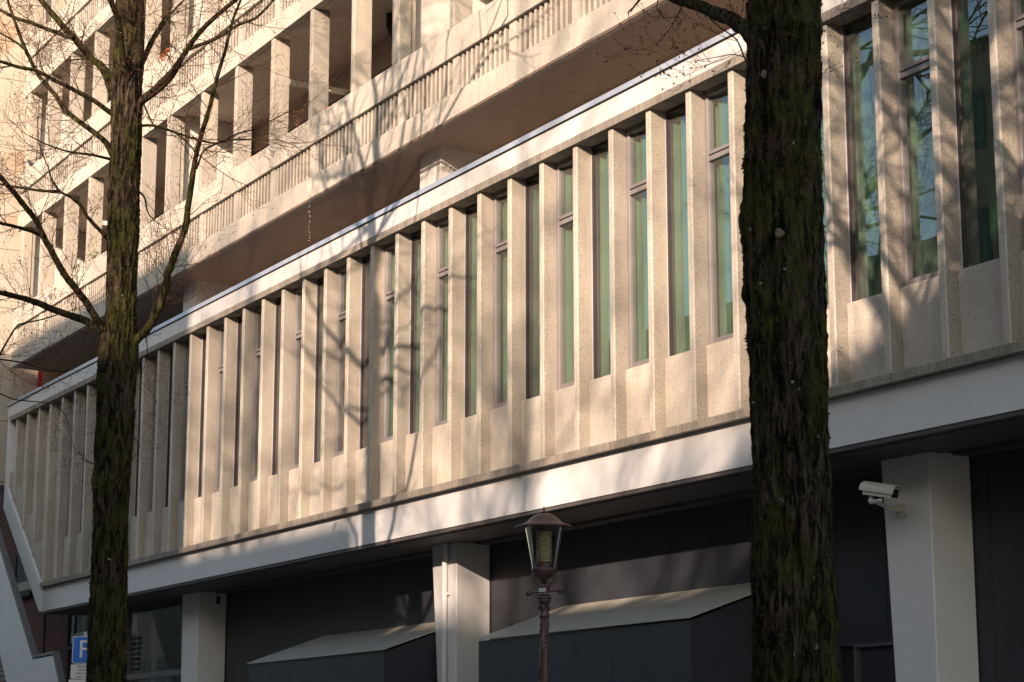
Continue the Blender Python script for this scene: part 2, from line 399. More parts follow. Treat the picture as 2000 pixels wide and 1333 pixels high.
for n in range(NW0, NF1-1):
    loc = (fx(n)+.122, 0, 0)
    wn = bpy.data.objects.new('window', None); COL.objects.link(wn); wn.parent = wing; wn.location = loc; wn.empty_display_size = .1
    if n % 2 == 0:
        link('frame', fa, wn, M['frameA']); link('edge_strip', ea, wn, M['steel']); link('pane', ga, wn, M['glass'])
    else:
        link('frame', fb, wn, M['frameB']); link('pane', gb1, wn, M['glass']); link('pane', gb2, wn, M['glass'])
    # curtain behind
    dk = n in (24, 25, 26)
    a = rng.uniform(-.16, -.04) if not dk else (-.14 if n % 2 == 0 else -.10)
    if n < 9 and not dk and n >= -2: a = rng.choice((-.05, .18, .26, .30))
    b_ = rng.uniform(.70, .80)
    if n < -2: a = .45
    zt = ZH - .13; zb = 6.0
    mb = MB(); N = 44; ph = rng.uniform(0, 6); nf = rng.uniform(9, 13)
    for i in range(N+1):
        u = i/N; x = a + (b_-a)*u
        yy = 14.345 + .026*math.sin(u*nf*2.6+ph) + .014*math.sin(u*nf*6.1+1.7*ph)
        mb.v += [(x, yy, zb), (x+.012*math.sin(5*u+ph), yy+.02*math.sin(3*u), zt)]
    mb.f = [(2*i, 2*i+2, 2*i+3, 2*i+1) for i in range(N)]
    c = link('curtain', mb.mesh('curtain', True, fix=False), None, M['curtain2' if n in (24, 25) or n < 4 else 'curtain'], loc)
    if n <= 20: lab = 'green curtain hanging inside the %s tall window left of the near trunk' % ordn[21-n]
    elif n in (21, 22): lab = 'green curtain in the tall window mostly hidden behind the near trunk' if n == 21 else 'green curtain in the window just touching the right edge of the near trunk'
    else: lab = ['pale yellow green curtain in the first full window right of the near trunk', 'dark green folded curtain in the second window right of the near trunk', 'grey green curtain in the third window right of the near trunk reflecting sky', 'green curtain in the window cut off by the right edge of the photo'][n-23] if n < 27 else 'green curtain in the %s tall window beyond the right edge of the photo' % ordn[n-26]
    tag(c, lab, 'curtain', 'green curtains behind the tall windows')

# columns, downpipe, charcoal wall panels, boxes
for i, (xl, xr, tp) in enumerate(((-39.52, -38.60, .08), (-28.62, -27.80, .22), (-17.76, -16.96, .10), (-6.0, -5.1, .1))):
    mb = MB(); b = [(xl+tp*2.2, 14.85), (xr, 14.85), (xr, 15.44), (xl+tp*2.2, 15.44)]; t = [(xl, 14.85), (xr, 14.85), (xr, 15.44), (xl, 15.44)]
    mb.v = [(p[0], p[1], .12) for p in b] + [(p[0], p[1], 4.90) for p in t]
    mb.f = [(0,3,2,1), (4,5,6,7), (0,1,5,4), (1,2,6,5), (2,3,7,6), (3,0,4,7)]
    mb.build('column', M['white'], wing, bevel=.012)
MB().tube([(-28.10, 14.80, .12), (-28.08, 14.80, 4.885)], .045, 12).box(-28.16, -28.0, 14.80, 14.85, 4.10, 4.14).build('downpipe', M['white'], wing, smooth=False)
MB().box(-38.598, -38.56, 15.22, 15.28, 4.66, 4.82).build('wall_fitting', M['black'], wing)
xs = -42.98
k = 0
while xs < -9.6:
    door = -19.05 < xs+.44 < -18.2
    MB().box(xs, xs+.868, 15.45, 15.50, 2.92 if door else .12, 4.90).build('wall_panel', M['panel'], wing)
    k += 1; xs += .876
MB().box(-43.1, -9.5, 15.505, 15.54, .12, 4.92).build('backing_wall', M['black'], wing)
dr = bpy.data.objects.new('door', None); COL.objects.link(dr); dr.parent = wing
MB().box(-18.98, -18.20, 15.47, 15.50, .12, 2.90).build('door_leaf', M['panel'], dr)
MB().box(-19.02, -18.985, 15.40, 15.50, .12, 2.93).box(-18.985, -18.2, 15.40, 15.44, 2.895, 2.93).build('door_frame', M['greyframe'], dr)
def bay_box(x0, x1):
    e = bpy.data.objects.new('bay_box', None); COL.objects.link(e); e.parent = wing
    xx = x0
    w_ = (x1-x0)/6
    for i in range(6):
        MB().box(x0+w_*i, x0+w_*(i+1)-.008, 14.0, 14.03, .12, 3.25).build('wall_panel', M['panel'], e)
    MB().box(x1-.03, x1+.001, 14.032, 15.2, .12, 3.245).prismx([(14.032, 3.246), (15.2, 3.246), (15.2, 3.66)], x1-.03, x1+.001).build('side_panel', M['panel'], e)
    MB().box(x0, x0+.03, 14.032, 15.44, .12, 3.245).build('side_panel', M['panel'], e)
    for i, (a, b) in enumerate(((x0-.03, x0+(x1-x0)*.52), (x0+(x1-x0)*.52+.006, x1+.03))):
        MB().prismx([(13.965, 3.265), (13.965, 3.285), (15.44, 3.80), (15.44, 3.77)], a, b).build('sloping_roof', M['canopy'], e)
bay_box(-33.86, -28.52); bay_box(-25.53, -20.30)
# grey glazed entrance left of the first column
MB().box(-43.3, -43.0, 14.9, 15.02, .12, 4.88).box(-43.0, -39.5, 14.9, 15.0, 3.30, 3.42).build('glazing_post', M['greyframe'], wing)
MB().box(-43.0, -39.5, 14.97, 14.98, .12, 3.30).box(-43.0, -39.5, 14.97, 14.98, 3.42, 4.88).build('pane', M['glass'], wing)
MB().box(-42.9, -42.82, 15.1, 15.4, .12, 4.88).box(-39.6, -39.4, 15.1, 15.4, .12, 4.88).build('inner_post', M['greyframe'], wing)

# ------------------------------------------------------------------ apartment block above
apt = thing('apartment_building', 'pale concrete apartment block with stacked loggias, ribbed parapets and upright piers above the fins', 'building')
PX = [-48.98, -47.35, -45.60, -43.85, -42.10, -40.38, -38.66, -36.88, -35.11, -33.36, -31.62, -29.90, -28.22, -26.36, -24.62, -22.88, -21.14, -19.40, -17.64, -15.9, -14.15]
DBL = {0: 'l', 6: 1, 12: 1, 18: 1}
DBL = {0, 3, 6, 12, 18} - {3}
YP = 13.90; FH = 3.47
XE = -49.40
nr = 0
stuff_ribs = MB()
for s in range(4):
    zb = 11.10 + FH*s
    ends = [XE] + [x+.05 for x in PX[1:]] + [-12.5]
    for i in range(len(ends)-1):
        a, b = ends[i], ends[i+1]-.008
        MB().prismx([(YP, zb), (14.043, zb), (14.043, zb+.375), (13.95, zb+.39), (YP+.02, zb+.39), (YP, zb+.375)], a, b).build('lower_beam', M['facade'], apt)
        MB().box(a, b, YP, 14.12, zb+.962, zb+1.44).build('parapet_panel', M['facade'], apt, bevel=.006)
        MB().box(a, b, 14.045, 14.11, zb+.30, zb+.960).build('rib_backing', M['ribshade'], apt)
        # solid post at every pier, ribs between
        MB().box(a, a+.20, 13.945, 14.043, zb+.395, zb+.960).build('rib_post', M['facade'], apt)
        x = a+.26; cnt = max(1, round((b-x-.04)/.142)); st = (b-x-.04)/cnt
        for j in range(cnt):
            xa = x + j*st
            if s == 0:
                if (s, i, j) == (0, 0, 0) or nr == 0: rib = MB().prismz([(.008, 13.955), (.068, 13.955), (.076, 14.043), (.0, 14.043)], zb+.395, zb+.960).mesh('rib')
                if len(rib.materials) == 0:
                    rib.materials.append(M['ribshade']); rib.materials.append(M['facade'])
                    for p_ in rib.polygons: p_.material_index = 1 if p_.normal.y < -.7 else 0  # light fronts; painted shade colour on the other rib faces
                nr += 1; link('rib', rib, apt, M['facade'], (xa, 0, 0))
            else:
                stuff_ribs.prismz([(xa+.008, 13.955), (xa+.068, 13.955), (xa+.076, 14.043), (xa, 14.043)], zb+.395, zb+.960)
    # slab and ceilings
    if s == 0:
        MB().prismx([(14.062, zb+.01), (14.062, zb+.28), (22, zb+.28), (22, zb-.36)], XE+.02, -12.5).build('soffit', M['soffit'], apt)
    else:
        MB().box(XE+.02, -12.5, 14.062, 14.20, zb+.004, zb+.3).build('ceiling_lip', M['ceiling'], apt)
        MB().box(XE+.02, -12.5, 14.202, 22, zb+.08, zb+.3).build('loggia_ceiling', M['ceiling'], apt)
    if s == 3: continue
    z0 = zb+1.441; z1 = zb+FH-.003
    for i, x in enumerate(PX):
        db = i in DBL
        MB().box(x, x+.135, YP+.012, 14.14 if db else 14.24, z0, z1).build('pier', M['pillar'], apt, bevel=.012)
        if db:
            MB().box(x-.12, x+.118, 14.152, 14.215, z0, z1).build('pier', M['pillar'], apt)
            MB().box(x-.12, x-.01, YP+.012, 14.14, z0, z1).build('pier', M['pillar'], apt, bevel=.006)
            MB().box(x-.16, x-.01, 14.217, 15.75, zb+.30, zb+FH+.07).build('partition', M['whitewall'], apt)
    # back wall with windows and doors
    MB().box(XE+.02, -12.5, 15.80, 15.9, zb+.3, zb+FH+.07).build('back_wall', M['backwall'], apt)
    MB().box(XE+.02, -12.5, 15.74, 15.80, zb+3.36-.55, zb+3.36-.43).build('window_head', M['redframe'], apt)
    for bay in range(3):
        xa = (-48.9, -38.5, -28.1)[bay]; xb = (-38.8, -28.4, -17.9)[bay]
        nwn = 7; ww = (xb-xa)/nwn
        for q in range(nwn):
            e = bpy.data.objects.new('window', None); COL.objects.link(e); e.parent = apt
            xl = xa + q*ww
            frame(zb+1.0 if q % 3 else zb+.32, zb+2.80, xl+.02, xl+ww-.02, 15.72, 15.79, .07, .07, .07, .07, MB()).build('frame', M['redframe'] if q % 2 else M['frameB'], e)
            MB().box(xl+.10, xl+ww-.10, 15.75, 15.76, (zb+1.0 if q % 3 else zb+.32)+.08, zb+2.72).build('pane', M['glass'], e)
            if q % 2: MB().box(xl+.10, xl+ww-.10, 15.782, 15.795, zb+1.1, zb+2.72).build('blind', M['ceiling'], e)
    MB().box(-33.93, -33.83, 14.25, 15.73, zb+2.86, zb+2.95).build('cross_rail', M['whitewall'], apt)
    MB().box(-44.6, -44.5, 14.25, 15.73, zb+2.60, zb+2.70).build('cross_rail', M['whitewall'], apt)
    MB().box(-37.6, -37.52, 14.25, 15.73, zb+1.95, zb+2.02).build('cross_rail', M['whitewall'], apt)
    # low storage wall at one end of the loggia, dark lower half
    MB().box(-36.2, -35.5, 15.0, 15.73, zb+.3, zb+2.2).build('store_cupboard', M['backwall'], apt)
sr = tag(stuff_ribs.build('rib', M['ribshade'], apt), kind='stuff'); sr.data.materials.append(M['facade'])
for p_ in sr.data.polygons: p_.material_index = 1 if p_.normal.y < -.7 else 0  # upper ribs likewise: shade painted on all but the fronts
MB().tube([(-31.25, 15.3, 14.63), (-31.25, 15.3, 14.40), (-31.19, 15.32, 14.22), (-31.05, 15.38, 14.02), (-31.0, 15.4, 13.8), (-31.0, 15.4, 11.4)], .075, 12).build('downpipe', M['pipe'], apt, smooth=True)
MB().box(XE+.02, -12.5, 14.1, 22, 11.10+FH*3+.31, 11.10+FH*3+4.2).build('upper_storey', M['facade'], apt)
# columns and cross walls carrying the overhang, dark wall behind
for i, x in enumerate((-38.90, -28.33, -17.7)):
    MB().box(x, x+.73, 14.43, 22, 10.12, 11.2).build('column', M['whitewall'], apt, bevel=.01)
    MB().box(x-.0, x+.002, 14.4, 14.42, 10.12, 10.13).build('column_foot', M['black'], apt)
MB().box(-48.0, -12.5, 17.2, 17.3, 10.12, 11.3).build('roof_terrace_wall', M['soffit'], apt)
MB().box(-48.0, -12.5, 21.9, 22, 10.12, 30).build('rear_wall', M['backwall'], apt)

# bird netting between parapet and coping
net = MB()
def strip(p, q, w_):
    p = Vector(p); q = Vector(q); d = (q-p).normalized(); a = d.cross(Vector((0, 1, 0))).normalized()*w_
    b_ = len(net.v); net.v += [tuple(p+a), tuple(q+a), tuple(q-a), tuple(p-a)]; net.f.append((b_, b_+1, b_+2, b_+3))
x = -49.3
rr = random.Random(2)
while x < -12.6:
    strip((x, 13.893, 10.25), (x+rr.uniform(-.01, .01), 13.893, 11.095), .0013); x += .062
z = 10.30
while z < 11.09:
    for k in range(12):
        xa = -49.3+k*3.06; strip((xa, 13.8932, z+.004*math.sin(k*2.1)), (xa+3.06, 13.8932, z+.004*math.sin((k+1)*2.1)), .0013)
    z += .042
tag(link('bird_netting', net.mesh('bird_netting', fix=False), None, M['net']), 'fine bird netting stretched from the lowest balcony edge down to the wing roof edge', 'netting', kind='stuff')
rope = MB()
x = -49.3; rr = random.Random(8)
while x < -12.6:
    rope.box(x, x+.035, 13.872, 13.898, 11.040+rr.uniform(-.004, .004), 11.075+rr.uniform(-.006, .006)); x += .062
rope.box(-49.3, -12.6, 13.885, 13.896, 11.078, 11.090)
tag(link('netting_rope', rope.mesh('netting_rope'), None, M['net']), 'dark knotted rope along the lowest balcony edge holding the bird netting', 'rope', kind='stuff')
bd = thing('dropping_string', 'row of tiny white bird droppings caught on the bird netting above the fins', 'bead string', (-31.4, 13.88, 10.3))  # bird droppings on the net, built as a string of small balls
for k in range(17):
    MB().ball((0.03*math.sin(k*.9), 0, .03+k*.045+.01*math.sin(k*3)), .0085, 6).build('dropping', M['dropping'], bd)

# ------------------------------------------------------------------ tall neighbouring block (return wall) with slabs
nb = thing('neighbouring_block', 'tall sunlit block of large pale stone slabs at the left edge behind the loggias', 'building')
MB().box(-52, -50.24, 12.0, 22, 8.3, 34).build('core_wall', M['slab'], nb)
rr = random.Random(5); zc = 8.4; row = 0
for zt in (9.9, 11.53, 12.78, 14.29, 15.16, 16.36, 17.6, 18.77, 20.0, 21.2, 22.5, 24, 25.5, 27):
    y = 12.2 + (.0, .62, .3, .85)[row % 4]
    y = max(12.2, y-1.1)
    while y < 17.5:
        wd = 1.02 if row % 2 else 1.28
        MB().box(-50.235, -50.20, y, min(y+wd, 17.6)-.014, zc, zt-.014).build('stone_slab', M['slab'], nb)
        y += wd
    zc = zt; row += 1
for i, y in enumerate((14.80, 15.32)):
    t = tag(MB().box(-50.1, -50.04, y, y+.095, 10.12, 12.4).build('red_post', M['redpost']), ('bright red post below the balcony, left one of the two', 'bright red post below the balcony, right one and half hidden by the roof edge')[i], 'post', 'red posts beneath the lowest balcony')

# ------------------------------------------------------------------ brick building and stair at lower left
bb = thing('brick_building', 'dark brown brick building with soldier course and black pipes below the end of the wing', 'building')
MB().box(-64, -48.95, 16.0, 24, 0, 9.6).box(-48.95, -44.3, 16.0, 24, 0, 5.6).box(-48.95, -47.6, 16.001, 24, 4.35, 9.6).build('wall', M['brick'], bb)
def bwin(x0, x1, z0, z1):
    e = bpy.data.objects.new('window', None); COL.objects.link(e); e.parent = bb
    frame(z0, z1, x0, x1, 15.93, 15.99, .06, .06, .06, .06, MB()).build('frame', M['black'], e)
    MB().box(x0+.06, x1-.06, 15.95, 15.96, z0+.06, z1-.06).build('pane', M['glass'], e)
    MB().box(x0+.06, x1-.06, 15.99, 15.998, z0+.06, z1-.06).build('dark_backing', M['black'], e)
    MB().box(x0+.06, x1-.06, 15.97, 15.985, z0+.06, z0+.30).build('blind', M['blind'], e)
    MB().box(x0-.15, x1+.15, 15.85, 15.94, z0-.12, z0-.02).build('sill', M['black'], e)
    MB().box(x0-.2, x1+.2, 15.97, 16.0, z1, z1+.24).build('soldier_course', M['brick'], e)
bwin(-50.4, -45.1, 4.40, 6.1); bwin(-55.2, -53.6, 6.0, 7.1); bwin(-59, -57.4, 8.1, 9.2)
for x, z1 in ((-57.3, 8.6), (-52.1, 7.0), (-50.0, 5.6), (-48.3, 5.4)):
    MB().tube([(x, 15.88, 0), (x, 15.88, z1)], .035, 8).build('downpipe', M['pipe'], bb)
nbal = thing('neighbour_balcony', 'white boarded balcony front just left of the wing end, cut off by the photo edge', 'balcony')
for k in range(3): MB().box(-56, -51.2, 14.6, 14.66, 9.0+.22*k, 9.205+.22*k).build('board', M['white'], nbal)
MB().box(-56, -51.2, 14.55, 14.7, 9.665, 9.72).build('rail', M['greyframe'], nbal)
MB().box(-56, -51.2, 14.66, 16, 8.9, 9.0).build('floor', M['signblue'], nbal)  # blue colour paints the dark blue shade beneath the boards
st = thing('stair_tower', 'white sloping stair balustrade with stepped edge at the lower left corner', 'staircase')
MB().prism([(-49.0, 8.66), (-43.45, 3.72), (-42.02, 3.74), (-39.6, .7), (-42.8, .7), (-49.8, 8.0)], 13.0, 13.07).build('balustrade', M['white'], st, bevel=.01)
MB().prism([(-49.0, 8.69), (-43.42, 3.75), (-41.99, 3.77), (-39.56, .72), (-39.5, .72), (-41.96, 3.83), (-43.38, 3.81), (-48.96, 8.75)], 12.99, 13.12).build('capping', M['greyframe'], st)
for k in range(30): MB().box(-52.5, -46.3, 13.5, 13.54, .9+.12*k, .98+.12*k).build('louvre_slat', M['zinc'], st)

# ------------------------------------------------------------------ parking sign
sg = thing('parking_sign', 'blue and white parking sign with white text plate partly behind the left trunk', 'sign', (-32.07, 10.44, 0))
sg.rotation_euler = (0, 0, R(72.0))
MB().tube([(.0, .04, .12), (.0, .04, 3.62)], .03, 10).build('pole', M['steel'], sg)
def rrect(w_, h, r, cx, cz, n=4):
    o = []
    for (sx, sz, a0) in ((1, 1, 0), (-1, 1, 90), (-1, -1, 180), (1, -1, 270)):
        for k in range(n+1):
            a = R(a0+90*k/n); o.append((cx+sx*(w_/2-r)+r*math.cos(a), cz+sz*(h/2-r)+r*math.sin(a)))
    return o
MB().prism(rrect(.385, .43, .03, 0, 3.335), -.01, .0).build('plate', M['signwhite'], sg)
MB().prism(rrect(.36, .405, .025, 0, 3.335), -.013, -.0101).build('blue_field', M['signblue'], sg)
def text(s_, size, x, z, mat, parent, name, y=-.0165, align='CENTER', ext=.0012):
    c = bpy.data.curves.new(name, 'FONT'); c.body = s_; c.size = size; c.align_x = align; c.align_y = 'CENTER'; c.extrude = ext
    o = bpy.data.objects.new(name, c); COL.objects.link(o); o.rotation_euler = (R(90), 0, 0); o.location = (x, y, z)
    bpy.context.view_layer.update()
    me = bpy.data.meshes.new_from_object(o.evaluated_get(bpy.context.evaluated_depsgraph_get())); bpy.data.objects.remove(o)
    me.materials.clear(); o2 = link(name, me, parent, mat, (x, y, z)); o2.rotation_euler = (R(90), 0, 0); return o2
pl = text('P', .40, .0, 3.335, M['signwhite'], sg, 'letter_p'); pl.scale = (1.0, 1.0, 1)
MB().prism(rrect(.385, .225, .02, -.012, 2.995), -.01, .0).build('text_plate', M['signwhite'], sg)
for i, s_ in enumerate(('uitsluitend', 'opladen', 'elektrische', 'voertuigen')):
    text(s_, .055, -.005, 3.075-.052*i, M['signblack'], sg, 'lettering', ext=.0008, y=-.0115)
MB().prism(rrect(.42, .18, .02, -.02, 2.78), -.01, .0).build('arrow_plate', M['signwhite'], sg)
text('\u2190', .12, .0, 2.79, M['signblack'], sg, 'arrow', y=-.0115)

# ------------------------------------------------------------------ street lantern
LX, LY = -17.398, 10.268
lm = thing('street_lamp', 'old style oxide brown street lantern with round hood on a decorated post', 'street lamp', (LX, LY, .12))
lm.location = (LX, LY, 0)
k = .00502
prof = lambda L: [(r*k, z) for r, z in L]
MB().lathe(prof([(0, 4.065), (1.5, 4.06), (1.2, 4.045), (2.6, 4.03), (3.4, 4.015), (7, 4.008), (8, 3.998), (5, 3.992)]), 0, 0, 16).build('finial', M['lampmetal'], lm, smooth=True)
MB().lathe(prof([(5, 3.992), (12, 3.990), (20, 3.972), (27, 3.945), (33, 3.915), (38, 3.895), (45, 3.880), (52, 3.872), (56, 3.862), (56, 3.850), (52, 3.846), (40, 3.852), (5, 3.90)]), 0, 0, 40).build('hood', M['lampmetal'], lm, smooth=True)
gl = MB(); n = 32; b = 0
for r, z in prof([(37.5, 3.862), (23, 3.452)]):
    for q in range(n): gl.v.append((r*math.cos(2*math.pi*q/n), r*math.sin(2*math.pi*q/n), z))
gl.f = [(q, (q+1) % n, n+(q+1) % n, n+q) for q in range(n)]
link('glass_cone', gl.mesh('glass_cone', True), lm, M['lampglass'])
for q in range(4):
    a = R(42+90*q); ca, sa = math.cos(a), math.sin(a)
    MB().tube([(38*k*ca, 38*k*sa, 3.862), (23.5*k*ca, 23.5*k*sa, 3.45)], .006, 6).build('glazing_bar', M['lampmetal'], lm)
for q in range(13):
    z = 3.515+.0235*q
    MB().lathe(prof([(11, z), (16, z+.004), (16, z+.008), (11, z+.017)]), 0, 0, 24).build('louvre_ring', M['lampcream'], lm, smooth=True)
MB().lathe(prof([(9, 3.50), (9, 3.835)]), 0, 0, 16).build('light_tube', M['lampcream'], lm)
MB().lathe(prof([(14, 3.835), (14, 3.815), (10, 3.81)]), 0, 0, 16).build('upper_collar', M['lampmetal'], lm)
MB().lathe(prof([(15, 3.455), (17, 3.46), (16, 3.51), (12, 3.512)]), 0, 0, 24).build('lamp_seat', M['lampmetal'], lm)
MB().lathe(prof([(22, 3.455), (25.5, 3.452), (25.5, 3.435), (24, 3.41), (22, 3.395), (15, 3.365), (7, 3.345), (6, 3.30)]), 0, 0, 32).build('bowl', M['lampmetal'], lm, smooth=True)
for q in range(4):
    a = R(8+90*q); ca, sa = math.cos(a), math.sin(a)
    pts = [(14, 3.385), (26, 3.40), (30, 3.385), (31, 3.355), (27, 3.325), (18, 3.295), (10, 3.268), (8, 3.24)]
    MB().tube([(r*k*ca, r*k*sa, z) for r, z in pts], .007, 6).build('scroll_bracket', M['lampmetal'], lm, smooth=True)
MB().lathe(prof([(10, 3.265), (11, 3.26), (11.5, 3.19), (10, 3.185)]), 0, 0, 20).build('socket', M['lampmetal'], lm, smooth=False)
d1 = Vector((.494, .869, 0)); c0 = Vector((0, 0, 3.225))
pa, pb = c0-d1*.155-Vector((0,0,.012)), c0+d1*.155+Vector((0,0,.012))
MB().tube([pa, pb], .009, 8).ball(tuple(pa), .031, 12).ball(tuple(pb), .031, 12).build('ladder_bar', M['lampmetal'], lm, smooth=True)
for q in range(4):
    a = R(20+90*q); MB().ball((.056*math.cos(a), .056*math.sin(a), 3.205), .008, 6).build('bolt', M['steel'], lm)
tg = MB().box(-.030, .030, -.0015, .0015, -.016, .016).build('number_tag', M['signwhite'], lm); tg.location = (.492*-.02+.03, -.058, 3.235); tg.rotation_euler = (0, 0, R(60))
tg.location = Vector((.869, -.494, 0))*.061 + Vector((0, 0, 3.238)) - d1*.02
tt = text('HGL', .03, 0, 0, M['signblack'], tg, 'lettering', y=-.003)
tt.location = (0, -.0028, 0)
MB().lathe(prof([(8, 3.185), (14, 3.178), (15, 3.168), (13.5, 3.155), (12, 3.15), (13.5, 3.14), (13, 3.125), (9, 3.118), (8.5, 3.03), (9.5, 3.0), (10.5, 2.99), (9, 2.975), (8, 2.96)]), 0, 0, 24).build('neck', M['lampmetal'], lm, smooth=True)
MB().lathe(prof([(8, 2.97), (9.3, 2.6), (10.5, 2.2), (12, 1.2), (16, 1.15), (18, 1.0), (19, .3), (26, .25), (28, .12)]), 0, 0, 24).build('post', M['lampmetal'], lm, smooth=True)
rr = random.Random(3)
for c_ in range(3):
    pts = []
    for q in range(60):
        z = 1.3+q*.028; a = c_*2.1+q*.16; r = (8.3+(2.97-z)*2.6)*k+.003; pts.append((r*math.cos(a), r*math.sin(a), z))
    mb = MB().tube(pts, .0045, 5)
    for q in range(3, 58, 2):
        p = Vector(pts[q]); o_ = Vector((p.x, p.y, 0)).normalized(); s_ = o_.cross(Vector((0, 0, 1)))*rr.choice((-1, 1))
        mb.tube([p, p+s_*.018+Vector((0, 0, .014)), p+s_*.030+Vector((0, 0, .004))+o_*.006], [.004, .007, .002], 5)
    mb.build('ivy_relief', M['lampmetal'], lm, smooth=True)
for q in range(4):
    a = R(45+90*q); MB().lathe([(.001, 0), (.012, .004), (.014, .03), (.009, .05), (.001, .055)], 0, 0, 8).build('neck_ornament', M['lampmetal'], lm, smooth=True).location = (.046*math.cos(a), .046*math.sin(a), 3.045)

# ------------------------------------------------------------------ security camera on the third column
cc = thing('security_camera', 'cream security camera with curved sun hood on the white column right of the near trunk', 'camera', (-17.27, 14.42, 4.46))
cc.rotation_euler = (R(0), R(0), 0)
cc.rotation_mode = 'QUATERNION'
fwd = Vector((.93, .26, -.20)).normalized(); cc.rotation_quaternion = fwd.to_track_quat('X', 'Z'); cc.scale = (1.12, 1.3, 1.3)
MB().prismx([(-.055, -.045), (.055, -.045), (.062, .0), (.05, .05), (-.05, .05), (-.062, .0)], -.16, .17).build('body', M['camera'], cc, bevel=.004)
hood = MB(); nn = 10
for x in (-.19, .205):
    for r in (.073, .068):
        for q in range(nn+1):
            a = R(-12+204*q/nn); hood.v.append((x, r*1.05*math.cos(a), r*.95*math.sin(a)+.004))
m1 = nn+1
for q in range(nn):
    hood.f += [(q, q+1, 2*m1+q+1, 2*m1+q), (m1+q, 3*m1+q, 3*m1+q+1, m1+q+1), (q, m1+q, m1+q+1, q+1), (2*m1+q, 2*m1+q+1, 3*m1+q+1, 3*m1+q)]
hood.build('sun_hood', M['camera'], cc)
MB().prismx([(-.042, -.034), (.042, -.034), (.047, .0), (.038, .036), (-.038, .036), (-.047, .0)], .168, .1745).build('window', M['black'], cc)
MB().lathe([(.028, -.10), (.03, -.09), (.022, -.05)], -.09, 0, 12).tube([(-.09, 0, -.095), (-.02, -.04, -.09), (.10, -.10, -.07)], [.022, .018, .016], 8).build('bracket', M['camera'], cc)
bkt = MB().tube([(-17.37, 14.45, 4.36), (-17.42, 14.66, 4.31), (-17.44, 14.845, 4.30)], [.026, .024, .03], 8).box(-17.52, -17.36, 14.835, 14.852, 4.22, 4.38).build('wall_arm', M['camera']); bkt.parent = cc
bpy.context.view_layer.update(); bkt.matrix_parent_inverse = (Matrix.Translation(cc.location) @ fwd.to_track_quat('X', 'Z').to_matrix().to_4x4() @ Matrix.Diagonal((1.12, 1.3, 1.3, 1))).inverted()

# ------------------------------------------------------------------ pigeon, pots, plants on the parapets
def skin_body(pts, rad, edges, name, mat, parent=None, sub=2):
    me = bpy.data.meshes.new(name); me.from_pydata(pts, edges, [])
    bm = bmesh.new(); bm.from_mesh(me); lay = bm.verts.layers.skin.verify()
    bm.verts.ensure_lookup_table()
    for v, r in zip(bm.verts, rad): v[lay].radius = (r[0], r[1]) if hasattr(r, '__len__') else (r, r)
    bm.verts[0][lay].use_root = True; bm.to_mesh(me); bm.free()
    o = bpy.data.objects.new(name, me); COL.objects.link(o)
    o.modifiers.new('skin', 'SKIN'); o.modifiers.new('sub', 'SUBSURF').levels = sub
    bpy.context.view_layer.update()
    m2 = bpy.data.meshes.new_from_object(o.evaluated_get(bpy.context.evaluated_depsgraph_get())); bpy.data.objects.remove(o)
    m2.materials.clear(); m2.polygons.foreach_set('use_smooth', [True]*len(m2.polygons))
    return link(name, m2, parent, mat)
pg = skin_body([(0,0,0), (.05,0,.03), (.09,0,.08), (.11,0,.125), (.135,0,.125), (-.07,0,-.03), (-.14,0,-.075), (-.20,0,-.11), (.0,.02,-.07), (.0,-.02,-.07)],
    [(.055,.05), (.05,.05), (.027,.026), (.024,.024), (.008,.008), (.05,.042), (.03,.018), (.03,.008), .007, .007],
    [(0,1), (1,2), (2,3), (3,4), (0,5), (5,6), (6,7), (0,8), (0,9)], 'pigeon', M['pigeon'])
pg.location = (-48.62, 13.97, 16.12); pg.rotation_euler = (0, R(0), R(-150)); pg.scale = (1.15, 1.15, 1.15)
tag(pg, 'dark grey pigeon perched on the balcony parapet beside the stone slab block', 'pigeon')
pots = [(-32.05, 14.2, 12.47, .09, 'orange clay pot on the parapet just left of the fourth pier beside bare twigs'),
        (-31.0, 14.05, 12.45, .075, 'small orange clay dish on the parapet foot of the pier under the white rail'),
        (-28.42, 14.05, 12.45, .07, 'orange clay pot tucked against the left side of the double pier'),
        (-35.75, 14.05, 12.45, .07, 'pale orange clay pot on the parapet beside the sunlit partition'),
        (-34.4, 14.05, 12.46, .06, 'small red clay pot on the parapet behind the thin right branch')]
for x, y, z, r, lab in pots:
    pt = thing('flower_pot', lab, 'flower pot', (x, y, z), 'clay pots on the lowest parapet')
    MB().lathe([(r*.7, 0), (r*.95, .13), (r*1.1, .13), (r*1.12, .17), (r*.95, .17), (r*.9, .14)], 0, 0, 16).build('pot', M['terracotta'], pt, smooth=False)
